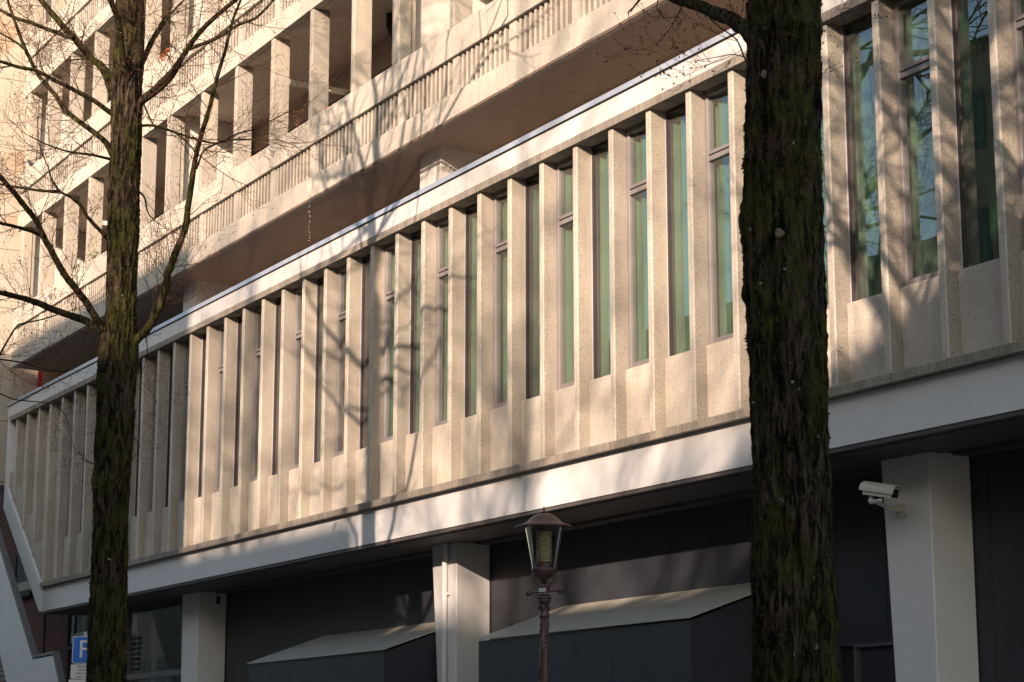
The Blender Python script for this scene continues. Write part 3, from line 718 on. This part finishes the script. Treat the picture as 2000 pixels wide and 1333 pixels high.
def leafy(name, lab, cat, loc, n, spread, h, mat, seed, size=.035, droop=0, pot=False):
    t = thing(name, lab, cat, loc); rr = random.Random(seed); st_ = MB(); lf = MB()
    for i in range(max(3, n//9)):
        e = Vector((rr.uniform(-1, 1)*spread, rr.uniform(-.3, .3)*spread*.4, h*rr.uniform(.5, 1)))
        st_.tube([(e.x*.2, 0, 0), (e.x*.6, e.y*.5, e.z*.6), tuple(e)], [.006, .004, .002], 5)
        for j in range(9):
            p = Vector((e.x*.2, 0, 0)).lerp(e, rr.uniform(.3, 1.05)) + Vector([rr.gauss(0, size) for _ in range(3)])
            p.z -= droop*rr.random()
            a = Vector([rr.gauss(0, 1) for _ in range(3)]).normalized()*size; b_ = a.cross(Vector([rr.gauss(0, 1) for _ in range(3)])).normalized()*size*.45
            q = len(lf.v); lf.v += [tuple(p-a), tuple(p+b_), tuple(p+a), tuple(p-b_)]; lf.f.append((q, q+1, q+2, q+3))
    st_.build('stem', M['twig'], t); tag(link('foliage', lf.mesh('foliage', fix=False), t, mat), kind='stuff'); return t
leafy('potted_plant', 'leafy green plant on the parapet right of the pier with the white rail', 'plant', (-30.15, 14.05, 12.50), 90, .26, .16, M['leaf'], 1)
leafy('potted_plant', 'narrow dark green cactus like plant behind the parapet beside the fifth pier', 'plant', (-30.95, 14.35, 12.3), 60, .05, .5, M['leaf'], 2, .03)
leafy('dried_plant', 'rusty brown dried plant spilling over the upper parapet right of the left trunk', 'plant', (-38.95, 13.93, 15.98), 320, .38, .22, M['dryleaf'], 3, .035, .15)
leafy('dried_plant', 'thin dried stems with orange tips on the parapet left of the double pier', 'plant', (-29.25, 14.1, 12.5), 20, .12, .3, M['dryleaf'], 4, .015)
leafy('dried_plant', 'bare seed stems rising behind the parapet left of the fourth pier', 'plant', (-32.6, 14.2, 12.4), 70, .28, .75, M['drybud'], 5, .016)
leafy('trailing_plant', 'green creeper hanging over the lower parapet between the left piers', 'plant', (-44.4, 13.90, 12.60), 60, .45, .12, M['leaf'], 6, .035, .3)
leafy('trailing_plant', 'small green weed on the parapet just left of the left trunk', 'plant', (-43.3, 13.93, 12.54), 40, .3, .16, M['leaf'], 7, .03)
leafy('trailing_plant', 'green weed growing out of the parapet face at the far left loggia', 'plant', (-46.2, 13.88, 12.2), 35, .22, .2, M['leaf'], 8, .03)
leafy('potted_plant', 'small plant with a few green leaves beside a dark pot right of the left trunk', 'plant', (-39.7, 14.0, 12.54), 30, .18, .12, M['leaf'], 9, .03)

# ------------------------------------------------------------------ opposite side of the street (behind the camera)
def opp(name, lab, x0, x1, h, gable=0, floors=5):
    t = thing(name, lab, 'building', group='houses across the street')
    MB().box(x0, x1-.02, -17, -12, 0, h).build('wall', M['opp'], t)
    if gable:
        mb = MB().prism([(x0, h), (x1-.02, h), ((x0+x1)/2, h+gable)], -17, -12); mb.build('roof', M['opproof'], t)
    for f_ in range(floors):
        nwx = max(2, int((x1-x0)/2.4))
        for q in range(nwx):
            cx = x0+(x1-x0)*(q+.5)/nwx; z = 1.2+f_*(h-1)/floors
            MB().box(cx-.55, cx+.55, -11.99, -11.95, z, z+1.8).build('window', M['oppwin'], t)
opp('row_house', 'tall brown block across the street reflected in the tall windows', -45, -16.4, 22.5, floors=6)
opp('row_house', 'brown house across the street at the far left end', -75, -45, 17.0, floors=4)
opp('row_house', 'long brown block closing the street far to the left', -210, -75, 19.0, floors=4)
opp('row_house', 'lower brown house across the street beside the tall block', -16.4, -8.9, 16.35)
opp('row_house', 'lowest brown house across the street', -8.9, 2.3, 15.05)
opp('row_house', 'gabled brown house across the street', 2.3, 14.0, 16.5, gable=2.2)
opp('row_house', 'far brown house across the street', 14.0, 40, 15.0)

# ------------------------------------------------------------------ trees
TR = {'TL':[[-24.647,8.316,2.55,0.2227],[-24.654,8.304,3.379,0.2147],[-24.657,8.299,4.009,0.2094],[-24.66,8.294,4.646,0.2105],[-24.66,8.294,5.29,0.2179],[-24.659,8.295,5.939,0.2223],[-24.66,8.294,6.464,0.2393],[-24.655,8.302,6.728,0.2269],[-24.647,8.317,7.126,0.1755],[-24.65,8.311,7.66,0.173],[-24.655,8.302,8.266,0.1869],[-24.658,8.297,8.947,0.1912],[-24.654,8.304,9.427,0.1886],[-24.658,8.298,9.981,0.1927],[-24.662,8.29,10.399,0.1866],[-24.666,8.283,10.96,0.1774],[-24.674,8.27,11.384,0.1678]],'TR':[[-10.837,8.3,2.103,0.2609],[-10.838,8.299,2.542,0.2609],[-10.841,8.294,3.044,0.2494],[-10.839,8.297,3.554,0.2513],[-10.84,8.295,4.246,0.2572],[-10.842,8.292,4.598,0.2551],[-10.845,8.288,4.952,0.2564],[-10.849,8.281,5.167,0.2641],[-10.836,8.302,5.455,0.2443],[-10.831,8.312,5.856,0.2404],[-10.827,8.319,6.298,0.2384],[-10.824,8.324,6.783,0.2365]],'BL':[[[-24.747,8.14,10.036,0.0498],[-24.989,8.081,10.454,0.0479],[-25.19,7.971,10.686,0.0466],[-25.489,7.802,11.028,0.0446],[-25.742,7.659,11.32,0.0429],[-26.037,7.501,11.692,0.0408],[-26.346,7.354,12.137,0.0385]],[[-24.738,8.157,10.224,0.0433],[-25.069,8.148,10.496,0.0343],[-25.329,8.129,10.699,0.0272]],[[-25.021,7.659,10.855,0.0301],[-25.315,7.477,11.007,0.0282],[-25.591,7.306,11.163,0.0264],[-25.888,7.118,11.318,0.0245],[-26.127,6.971,11.477,0.0229],[-26.447,6.772,11.691,0.0208]],[[-24.746,8.142,9.814,0.0332],[-24.681,7.834,9.946,0.0307],[-24.623,7.506,10.041,0.0281],[-24.585,7.291,10.096,0.0265],[-24.538,7.035,10.161,0.0245],[-24.509,6.829,10.158,0.023],[-24.466,6.561,10.179,0.0211],[-24.42,6.29,10.199,0.0191]],[[-24.743,8.149,9.269,0.0396],[-24.877,8.104,9.463,0.0382],[-25.136,7.953,9.697,0.0358],[-25.49,7.743,10.015,0.0324],[-25.717,7.635,10.296,0.0301],[-25.988,7.495,10.61,0.0273],[-26.265,7.39,11.023,0.0241],[-26.55,7.303,11.493,0.0205],[-26.777,7.243,11.89,0.0175],[-27.001,7.214,12.336,0.0143]],[[-25.325,7.126,10.686,0.0167],[-25.51,7.03,10.846,0.0149],[-25.758,6.889,11.019,0.0125],[-26.003,6.744,11.178,0.0102]],[[-24.751,8.134,9.207,0.0198],[-24.545,7.821,9.169,0.0167],[-24.29,7.442,9.086,0.0129],[-24.015,7.063,9.055,0.0091],[-23.793,6.785,9.058,0.0062]],[[-24.733,8.165,8.118,0.0295],[-24.656,7.978,8.245,0.0261],[-24.581,7.8,8.365,0.0228],[-24.518,7.701,8.465,0.0207],[-24.463,7.554,8.545,0.0182],[-24.416,7.385,8.597,0.0156],[-24.337,7.244,8.717,0.0128]],[[-25.065,7.582,8.783,0.0198],[-25.333,7.413,8.832,0.0182],[-25.627,7.226,8.919,0.0165],[-25.922,7.037,9.014,0.0148],[-26.149,6.892,9.105,0.0135]],[[-24.742,8.149,6.927,0.0487],[-24.671,8.033,7.041,0.0474],[-24.539,7.82,7.25,0.0449],[-24.438,7.623,7.404,0.0429],[-24.326,7.422,7.574,0.0407],[-24.209,7.261,7.744,0.0388],[-24.092,7.101,7.912,0.0369],[-23.993,6.988,8.05,0.0354],[-23.909,6.843,8.165,0.0339],[-23.803,6.654,8.307,0.0319],[-23.679,6.423,8.467,0.0297],[-23.554,6.195,8.624,0.0274]],[[-25.16,7.416,8.192,0.0262],[-25.068,7.228,8.208,0.0246],[-24.956,6.996,8.213,0.0227],[-24.845,6.769,8.204,0.0209],[-24.735,6.546,8.189,0.0191]],[[-24.742,8.15,6.893,0.0552],[-24.86,8.099,6.983,0.0537],[-25.093,7.987,7.134,0.0508],[-25.452,7.792,7.282,0.0465],[-25.819,7.592,7.453,0.0421],[-26.111,7.428,7.574,0.0385],[-26.423,7.247,7.678,0.0347],[-26.745,7.058,7.784,0.0307]],[[-24.599,8.4,6.662,0.0583],[-24.5,8.468,6.797,0.0567],[-24.359,8.574,6.96,0.0545],[-24.198,8.668,7.218,0.0516],[-24.088,8.701,7.458,0.0491],[-24.037,8.697,7.605,0.0477],[-23.895,8.756,7.88,0.0448],[-23.743,8.811,8.192,0.0416],[-23.637,8.801,8.497,0.0386],[-23.467,8.802,8.953,0.0341],[-23.369,8.817,9.189,0.0318],[-23.172,8.869,9.623,0.0274],[-23.017,8.899,9.983,0.0238],[-22.909,8.93,10.216,0.0214],[-22.754,8.959,10.574,0.0178],[-22.617,9.011,10.84,0.015],[-22.515,9.03,11.077,0.0127]],[[-24.2,9.101,9.084,0.0148],[-24.273,9.226,9.369,0.0134],[-24.278,9.478,9.533,0.0118],[-24.282,9.69,9.671,0.0106],[-24.274,9.937,9.771,0.0091],[-24.278,10.299,10.019,0.0069],[-24.274,10.589,10.186,0.0051]],[[-24.563,8.464,9.662,0.0199],[-24.623,8.651,9.707,0.0189],[-24.727,8.964,9.701,0.0171],[-24.846,9.331,9.684,0.015],[-24.932,9.625,9.702,0.0134],[-25.017,9.92,9.819,0.0117],[-25.114,10.285,9.901,0.0097],[-25.157,10.453,9.931,0.0088]],[[-24.355,8.829,9.579,0.0116],[-24.372,8.999,9.492,0.0108],[-24.403,9.149,9.371,0.01]],[[-24.581,8.432,9.946,0.0465],[-24.494,8.447,9.993,0.0455],[-24.279,8.513,10.066,0.0433],[-23.958,8.597,10.192,0.0399],[-23.711,8.645,10.311,0.0373],[-23.439,8.681,10.458,0.0343],[-23.131,8.741,10.595,0.031],[-22.763,8.836,10.715,0.0274],[-22.515,8.903,10.785,0.025],[-22.202,8.973,10.893,0.0219]],[[-24.556,8.477,9.981,0.0299],[-23.949,8.465,9.955,0.0247],[-23.319,8.422,9.952,0.0193],[-22.898,8.356,9.974,0.0157]],[[-24.274,8.971,10.707,0.0267],[-24.303,9.212,10.843,0.0247],[-24.335,9.456,11.003,0.0227],[-24.371,9.662,11.181,0.0208],[-24.402,9.948,11.359,0.0184],[-24.465,10.19,11.642,0.0158],[-24.52,10.358,11.876,0.0139]],[[-24.596,8.406,10.392,0.04],[-24.758,8.519,10.607,0.0387],[-25.104,8.775,11.081,0.0358],[-25.335,8.978,11.409,0.0336],[-25.517,9.124,11.672,0.0319],[-25.684,9.201,11.897,0.0306],[-25.92,9.315,12.224,0.0286]],[[-24.449,8.664,11.066,0.0167],[-24.531,8.876,11.345,0.0129],[-24.584,9.033,11.535,0.0102]],[[-24.662,8.29,10.05,0.0432],[-24.302,8.093,10.464,0.0404],[-24.015,7.92,10.789,0.0382],[-23.834,7.748,11.006,0.0366],[-23.668,7.61,11.195,0.0353]],[[-24.641,8.328,9.946,0.0199],[-24.378,8.185,10.365,0.0187],[-24.167,8.149,10.639,0.0178],[-23.917,8.102,10.963,0.0169],[-23.762,8.053,11.176,0.0162]],[[-24.574,8.445,8.797,0.0132],[-24.672,8.579,8.743,0.0116],[-24.86,8.693,8.611,0.0092],[-24.953,8.806,8.551,0.0077],[-25.01,8.891,8.52,0.0067]],[[-24.552,8.484,9.946,0.0133],[-24.299,8.478,9.701,0.0117],[-24.083,8.482,9.506,0.0104],[-23.968,8.498,9.423,0.0097]],[[-25.423,6.953,6.53,0.0129],[-25.335,6.988,6.637,0.0123],[-25.077,7.095,6.938,0.0106],[-24.981,7.162,6.986,0.0101],[-24.769,7.325,7.01,0.0091],[-24.537,7.499,7.063,0.008]],[[-25.425,6.951,6.596,0.011],[-25.421,7.015,6.588,0.0107],[-25.404,7.308,6.567,0.0091],[-25.389,7.605,6.506,0.0075],[-25.371,7.868,6.508,0.0061],[-25.366,8.065,6.613,0.0049]],[[-25.414,6.969,6.168,0.0097],[-25.412,7.035,6.148,0.0093],[-25.405,7.232,6.085,0.0081],[-25.384,7.557,6.077,0.0063],[-25.374,7.722,6.05,0.0054],[-25.384,7.899,5.914,0.0041],[-25.429,7.953,5.772,0.0033]],[[-24.482,8.606,6.927,0.0065],[-24.701,8.706,6.709,0.0052],[-24.761,8.723,6.655,0.0049]],[[-24.488,8.597,6.86,0.0065],[-24.663,8.75,7.377,0.0051],[-24.795,8.721,7.602,0.0044],[-24.899,8.683,7.755,0.004]],[[-24.554,8.479,5.257,0.0045],[-24.589,8.542,5.344,0.0039],[-24.635,8.608,5.452,0.0032],[-24.668,8.684,5.54,0.0026]],[[-24.77,8.101,5.244,0.0064],[-24.938,8.015,5.305,0.0044],[-25.075,7.968,5.423,0.0026]]],'BR':[[[-10.921,8.154,6.502,0.0602],[-11.078,8.184,6.621,0.0571],[-11.233,8.211,6.736,0.054],[-11.478,8.233,6.886,0.049],[-11.753,8.248,7.038,0.0434],[-11.992,8.254,7.158,0.0384],[-12.24,8.262,7.304,0.0329]],[[-10.944,8.113,6.316,0.0071],[-10.985,8.11,6.365,0.0068],[-11.092,8.126,6.532,0.0059],[-11.191,8.103,6.627,0.0053],[-11.318,8.072,6.746,0.0045],[-11.431,8.066,6.897,0.0037]],[[-10.956,8.093,6.364,0.0039],[-11.058,8.055,6.408,0.0034],[-11.177,8.009,6.418,0.0029],[-11.397,7.923,6.432,0.0018]],[[-10.915,8.164,6.224,0.0044],[-10.74,8.167,6.3,0.0037],[-10.513,8.211,6.311,0.0029],[-10.305,8.225,6.375,0.002]],[[-10.861,8.259,5.024,0.0035],[-10.697,8.211,5.337,0.0025],[-10.561,8.18,5.583,0.0017]]]}
class Tubes:
    def __init__(s): s.V = []; s.F = []; s.n = 0
    def add(s, pts, rad, n=5):
        P_ = np.asarray(pts, float); m = len(P_)
        T = np.gradient(P_, axis=0); T /= np.linalg.norm(T, axis=1)[:, None]+1e-9
        ref = np.array([.31, .17, .93]) if abs(T[0, 2]) < .85 else np.array([.93, .2, .1])
        A = np.cross(T, ref); A /= np.linalg.norm(A, axis=1)[:, None]+1e-9; B = np.cross(T, A)
        th = np.arange(n)*2*np.pi/n
        V = P_[:, None]+(A[:, None]*np.cos(th)[None, :, None]+B[:, None]*np.sin(th)[None, :, None])*np.asarray(rad)[:, None, None]
        s.V.append(V.reshape(-1, 3)); i = np.arange(m-1)[:, None]*n; k_ = np.arange(n)[None]; k2 = (k_+1) % n
        s.F.append(np.stack([i+k_, i+k2, i+n+k2, i+n+k_], -1).reshape(-1, 4)+s.n); s.n += m*n
    def mesh(s, name, smooth=True):
        V = np.concatenate(s.V); F = np.concatenate(s.F)
        me = bpy.data.meshes.new(name); me.vertices.add(len(V)); me.vertices.foreach_set('co', V.ravel())
        me.loops.add(F.size); me.polygons.add(len(F)); me.loops.foreach_set('vertex_index', F.ravel().astype(np.int32))
        me.polygons.foreach_set('loop_start', np.arange(len(F), dtype=np.int32)*4)
        me.update(calc_edges=True); me.polygons.foreach_set('use_smooth', [smooth]*len(F)); return me
def smooth_path(a, per=5, wob=.0, rs=None):
    a = np.asarray(a, float); n = len(a); t = np.arange(n); tt = np.linspace(0, n-1, (n-1)*per+1)
    d = np.gradient(a, axis=0); out = []
    for x in tt:
        i = min(int(x), n-2); u = x-i
        h00 = 2*u**3-3*u**2+1; h10 = u**3-2*u**2+u; h01 = -2*u**3+3*u**2; h11 = u**3-u**2
        out.append(h00*a[i]+h10*d[i]*.9+h01*a[i+1]+h11*d[i+1]*.9)
    out = np.array(out)
    if wob and rs is not None:
        w_ = rs.normal(0, 1, (len(out), 3)); w_ = (w_+np.roll(w_, 1, 0)+np.roll(w_, 2, 0))/3; w_[0] = 0
        out[:, :3] += w_*wob*out[:, 3:4]
    return out
def vnoise(x, y, seed, px):
    # smooth value noise, periodic in x with px cells
    rs = np.random.RandomState(seed); G = rs.rand(int(y.max())+3, px)
    xi = np.floor(x).astype(int); yi = np.floor(y).astype(int); u = x-xi; v = y-yi; u = u*u*(3-2*u); v = v*v*(3-2*v)
    a = G[yi, xi % px]; b = G[yi, (xi+1) % px]; c = G[yi+1, xi % px]; d = G[yi+1, (xi+1) % px]
    return (a*(1-u)+b*u)*(1-v)+(c*(1-u)+d*u)*v
def bark_trunk(path, name, parent, NA, NH, depth, seed, knots=()):
    a = np.asarray(path, float); a = a[np.argsort(a[:, 2])]
    z = np.linspace(a[0, 2], a[-1, 2], NH)
    X = np.interp(z, a[:, 2], a[:, 0]); Y = np.interp(z, a[:, 2], a[:, 1]); Rr = np.interp(z, a[:, 2], a[:, 3])
    ker = np.ones(9)/9
    for q in (X, Y, Rr): q[4:-4] = np.convolve(q, ker, 'valid')
    th = np.arange(NA)/NA; TH, Z = np.meshgrid(th, z)
    zz = Z-z[0]
    warp = vnoise(TH*8, zz*1.6, seed+5, 8)*1.6
    n1 = vnoise((TH*30+warp) % 30, zz*3.2, seed, 30); n2 = vnoise((TH*62+warp*2) % 62, zz*8, seed+1, 62); n3 = vnoise((TH*120) % 120, zz*22, seed+2, 120); n0 = vnoise(TH*5, zz*1.1, seed+3, 5)
    r1 = 1-np.abs(2*n1-1)*1.6; r2 = 1-np.abs(2*n2-1)*1.5
    disp = depth*(.55*np.clip(r1, -.6, 1)+.38*np.clip(r2, -.6, 1)+.30*(n3-.5)+.9*(n0-.5)) - depth*.3
    for (tk, zk, rk, hk) in knots:
        dth = np.abs((TH-tk+.5) % 1-.5)*2*np.pi*Rr[:, None]; disp += hk*np.exp(-((dth/rk)**2+((Z-zk)/(rk*1.5))**2))
    RR = Rr[:, None]+disp
    V = np.stack([X[:, None]+RR*np.cos(TH*2*np.pi), Y[:, None]+RR*np.sin(TH*2*np.pi), Z], -1).reshape(-1, 3)
    i = np.arange(NH-1)[:, None]*NA; k_ = np.arange(NA)[None]; k2 = (k_+1) % NA
    F = np.stack([i+k_, i+k2, i+NA+k2, i+NA+k_], -1).reshape(-1, 4)
    me = bpy.data.meshes.new(name); me.vertices.add(len(V)); me.vertices.foreach_set('co', V.ravel())
    me.loops.add(F.size); me.polygons.add(len(F)); me.loops.foreach_set('vertex_index', F.ravel().astype(np.int32))
    me.polygons.foreach_set('loop_start', np.arange(len(F), dtype=np.int32)*4)
    me.update(calc_edges=True); me.polygons.foreach_set('use_smooth', [True]*len(F))
    return link(name, me, parent, M['bark'])
def rand_dir(rs, d, spread):
    v = rs.normal(0, 1, 3); v -= v.dot(d)*d; v /= np.linalg.norm(v)+1e-9
    o = d*math.cos(spread)+v*math.sin(spread); return o/np.linalg.norm(o)
class Buds:
    def __init__(s): s.p = []
    def mesh(s, name, rs, size):
        P_ = np.array(s.p); n = len(P_); base = np.array([[1,0,0],[-.5,.87,0],[-.5,-.87,0],[0,0,1.7],[0,0,-1.2]])*size
        sc_ = rs.uniform(.6, 1.4, (n, 1, 1)); V = (P_[:, None]+base[None]*sc_+0).reshape(-1, 3)
        f = np.array([[0,1,3],[1,2,3],[2,0,3],[1,0,4],[2,1,4],[0,2,4]]); F = (f[None]+np.arange(n)[:, None, None]*5).reshape(-1, 3)
        me = bpy.data.meshes.new(name); me.from_pydata(V.tolist(), [], F.tolist()); return me
def twig(T, Bd, rs, p, d, L, r, lvl, maxl, keep=None, nseg=6, budp=.8):
    if keep is not None and not keep(p+d*L*.6): return
    pts = [p.copy()]; q = p.copy(); dd = d.copy()
    for i in range(nseg):
        dd = rand_dir(rs, dd, abs(rs.normal(0, .15))); dd[2] += .07; dd /= np.linalg.norm(dd)
        q = q+dd*L/nseg; pts.append(q.copy())
        if lvl < maxl and rs.rand() < (.75 if lvl < maxl-1 else .6):
            twig(T, Bd, rs, q, rand_dir(rs, dd, rs.uniform(.5, 1.1)), L*rs.uniform(.35, .7), max(r*.62*(1-i/nseg*.5), .0013), lvl+1, maxl, keep, max(3, nseg-1), budp)
        elif lvl >= maxl and rs.rand() < .35*budp: Bd.p.append(q+rs.normal(0, .004, 3))
    T.add(pts, np.linspace(r, max(r*.4, .0011), len(pts)), 4 if r < .012 else 6)
    if rs.rand() < budp: Bd.p.append(q.copy())
def crown(T, Bd, rs, base, top, r0, n, zr, Lr, maxl=3, keep=None, budp=.3):
    # leader from the top of the traced trunk, with limbs up its length
    base = np.array(base); top = np.array(top)
    pts = [base+(top-base)*t+np.array([rs.normal(0, .10)*t, rs.normal(0, .10)*t, 0]) for t in np.linspace(0, 1, 9)]
    T.add(pts, np.linspace(r0, r0*.18, 9), 10)
    for i in range(n):
        t = rs.uniform(zr[0], zr[1]); p = base+(top-base)*t; a = rs.uniform(0, 2*np.pi); el_ = rs.uniform(.25, .95)
        d = np.array([math.cos(a)*math.cos(el_), math.sin(a)*math.cos(el_), math.sin(el_)])
        twig(T, Bd, rs, p, d, Lr*(1.15-.6*t)*rs.uniform(.7, 1.1), r0*(1-.75*t)*.40, 0, maxl, keep, 8, budp)
def make_tree(label, trunk_path, branches, seed, depth, NA, NH, knots, topz, twden, keep, bud='bud', tw_size=(.25, .8), crown_n=16):
    rs = np.random.RandomState(seed)
    tp = np.array(trunk_path); lo = tp[np.argmin(tp[:, 2])]
    t = thing('bare_tree', label, 'tree', (float(lo[0]), float(lo[1]), .12), 'bare street trees in front of the wing'); off = np.array([lo[0], lo[1], .12])
    path = [list(lo[:2]+0)+[.10, lo[3]*1.35], [lo[0], lo[1], .6, lo[3]*1.12]]+[list(x) for x in tp]
    hi = tp[np.argmax(tp[:, 2])]
    path = np.array(path); path[:, :3] -= off
    bark_trunk(path, 'trunk', t, NA, NH, depth, seed, [(a, b-.12, c, d) for a, b, c, d in knots])
    T2 = Tubes(); Bd = Buds()
    for b in branches:
        a = smooth_path(b, 6, .10, rs); a[:, :3] -= off
        T = Tubes(); T.add(a[:, :3], a[:, 3]*(1+rs.normal(0, .04, len(a))), 10)
        link('branch', T.mesh('branch'), t, M['branch'])
        L = np.linalg.norm(np.diff(a[:, :3], axis=0), axis=1).sum()
        for k_ in range(max(3, int(L*twden))):
            i = rs.randint(max(1, len(a)//6), len(a)-1); d = a[i+1, :3]-a[i, :3]; d /= np.linalg.norm(d)+1e-9
            twig(T2, Bd, rs, a[i, :3], rand_dir(rs, d, rs.uniform(.5, 1.2)), rs.uniform(*tw_size), min(a[i, 3]*.4, .0055), 1, 3, None, 6)
        d = a[-1, :3]-a[-3, :3]; d /= np.linalg.norm(d)+1e-9
        if b[-1][2] > 0: twig(T2, Bd, rs, a[-1, :3], d, tw_size[1], a[-1, 3]*.8, 1, 3, None, 6)
    hi0 = hi[:3]-off
    kp = (lambda p: keep(p+off)) if keep else None
    crown(T2, Bd, rs, hi0-np.array([0, 0, .3]), [hi0[0]+.3, hi0[1]+.1, topz], hi[3]*.93, crown_n, (.06, .98), 4.2, 3, kp)
    tag(link('twigs', T2.mesh('twigs'), t, M['twig']), kind='stuff')
    tag(link('buds', Bd.mesh('buds', rs, .0062), t, M[bud]), kind='stuff')
    return t
# limbs above the frame only: leave the view of the facade clear of invented branches
HV = np.array([-.869, .495]); 
def above(px_margin):
    tanf = math.tan(R(11.548)+math.atan(666.5/4018))
    def f_(p):
        d = p[0]*HV[0]+p[1]*HV[1]
        return d < 2 or (p[2]-1.6)/d > tanf*px_margin
    return f_
TREE1 = make_tree('slim bare tree with forked mossy trunk and spreading twiggy branches on the left', TR['TL'], TR['BL'], 3, .034, 130, 480, [(.80, 5.0, .12, .06)], 15.5, 6.0, above(1.02), tw_size=(.3, 1.0), crown_n=11)
TREE2 = make_tree('thick dark mossy tree trunk standing close on the right with a stub branch', TR['TR'], TR['BR'], 9, .040, 260, 760, [(.40, 5.0, .06, .05), (.62, 4.72, .05, .03)], 14.5, 2.2, above(1.02), tw_size=(.2, .55), crown_n=26)
def tufts(tree, seed, n, size):
    tr = [c for c in tree.children if c.name.startswith('trunk')][0]; me = tr.data
    co = np.empty(len(me.vertices)*3); me.vertices.foreach_get('co', co); co = co.reshape(-1, 3)
    no = np.empty(len(me.vertices)*3); me.vertices.foreach_get('normal', no); no = no.reshape(-1, 3)
    rs = np.random.RandomState(seed); sel = co[:, 2] < 8.5
    co = co[sel]; no = no[sel]
    ang = np.arctan2(no[:, 1], no[:, 0])
    m = vnoise(((ang/np.pi+1)*4) % 8, co[:, 2]*2.2, seed, 8)*.6+vnoise(((ang/np.pi+1)*12) % 24, co[:, 2]*9, seed+1, 24)*.4
    idx = rs.choice(len(co), n*3); idx = idx[m[idx] > .56][:n]
    P_ = co[idx]; N_ = no[idx]+rs.normal(0, .5, (len(idx), 3)); N_[:, 2] += .2; N_ /= np.linalg.norm(N_, axis=1)[:, None]
    S_ = np.cross(N_, rs.normal(0, 1, (len(idx), 3))); S_ /= np.linalg.norm(S_, axis=1)[:, None]+1e-9
    L_ = rs.uniform(.5, 1.5, (len(idx), 1))*size
    V = np.stack([P_-S_*L_*.45, P_+S_*L_*.45, P_+N_*L_], 1).reshape(-1, 3); k_ = len(idx)
    me2 = bpy.data.meshes.new('moss'); me2.from_pydata(V.tolist(), [], [(3*i, 3*i+1, 3*i+2) for i in range(k_)])
    tag(link('moss', me2, tree, M['moss']), kind='stuff')
tufts(TREE2, 31, 7000, .014); tufts(TREE1, 32, 5000, .018)
for x, y, z, rx_, rz_, ax in ((-10.640, 8.104, 5.041, .030, .030, (.72, -.63, .1)), (-10.725, 8.07, 6.166, .014, .028, (.4, -.9, 0))):
    mb = MB(); nn = 18; nrm = Vector(ax).normalized()
    for r_, h_ in ((1.15, -.03), (1.05, .002), (.8, .006), (.35, .0)):
        for q in range(nn):
            a = 2*math.pi*q/nn; w_ = 1+.12*math.sin(3*a+x*50); mb.v.append((h_, r_*rx_*w_*math.cos(a), r_*rz_*w_*math.sin(a)))
    for i in range(3):
        for q in range(nn): mb.f.append((i*nn+q, i*nn+(q+1) % nn, (i+1)*nn+(q+1) % nn, (i+1)*nn+q))
    mb.f.append(tuple(3*nn+q for q in range(nn)))
    s_ = mb.build('branch_scar', M['scar'], TREE2, smooth=True); s_.location = (Vector((x, y, z))-TREE2.location)+nrm*.004; s_.rotation_mode = 'QUATERNION'; s_.rotation_quaternion = nrm.to_track_quat('X', 'Z')
# further bare trees of the street, behind the camera and out of frame: they throw the branch shadows
src = None
for i, (x, y, h, sd) in enumerate(((-8.2, -6.5, 21, 21), (4.5, -7.0, 20, 22), (3.0, 8.3, 13, 23), (-17.5, -7.5, 20, 24))):
    rs = np.random.RandomState(sd); t = thing('bare_tree', ['bare tree across the road nearest the camera', 'bare tree across the road in front of the gabled house', 'bare tree beyond the right edge of the photo', 'bare tree across the road in front of the tall block'][i], 'tree', (x, y, .12), 'bare street trees in front of the wing')
    T = Tubes(); Bd = Buds(); T.add([(0, 0, 0), (.05, 0, 2), (0, .05, 4.6)], [.28, .22, .19], 14); link('trunk', T.mesh('trunk'), t, M['bark'])
    T = Tubes(); crown(T, Bd, rs, (0, .05, 4.3), (.3, .1, h), .21, 23 if y < 0 else 14, (.10, .97), 6.2 if y < 0 else 4.5, 3)
    tag(link('twigs', T.mesh('twigs'), t, M['twig']), kind='stuff')
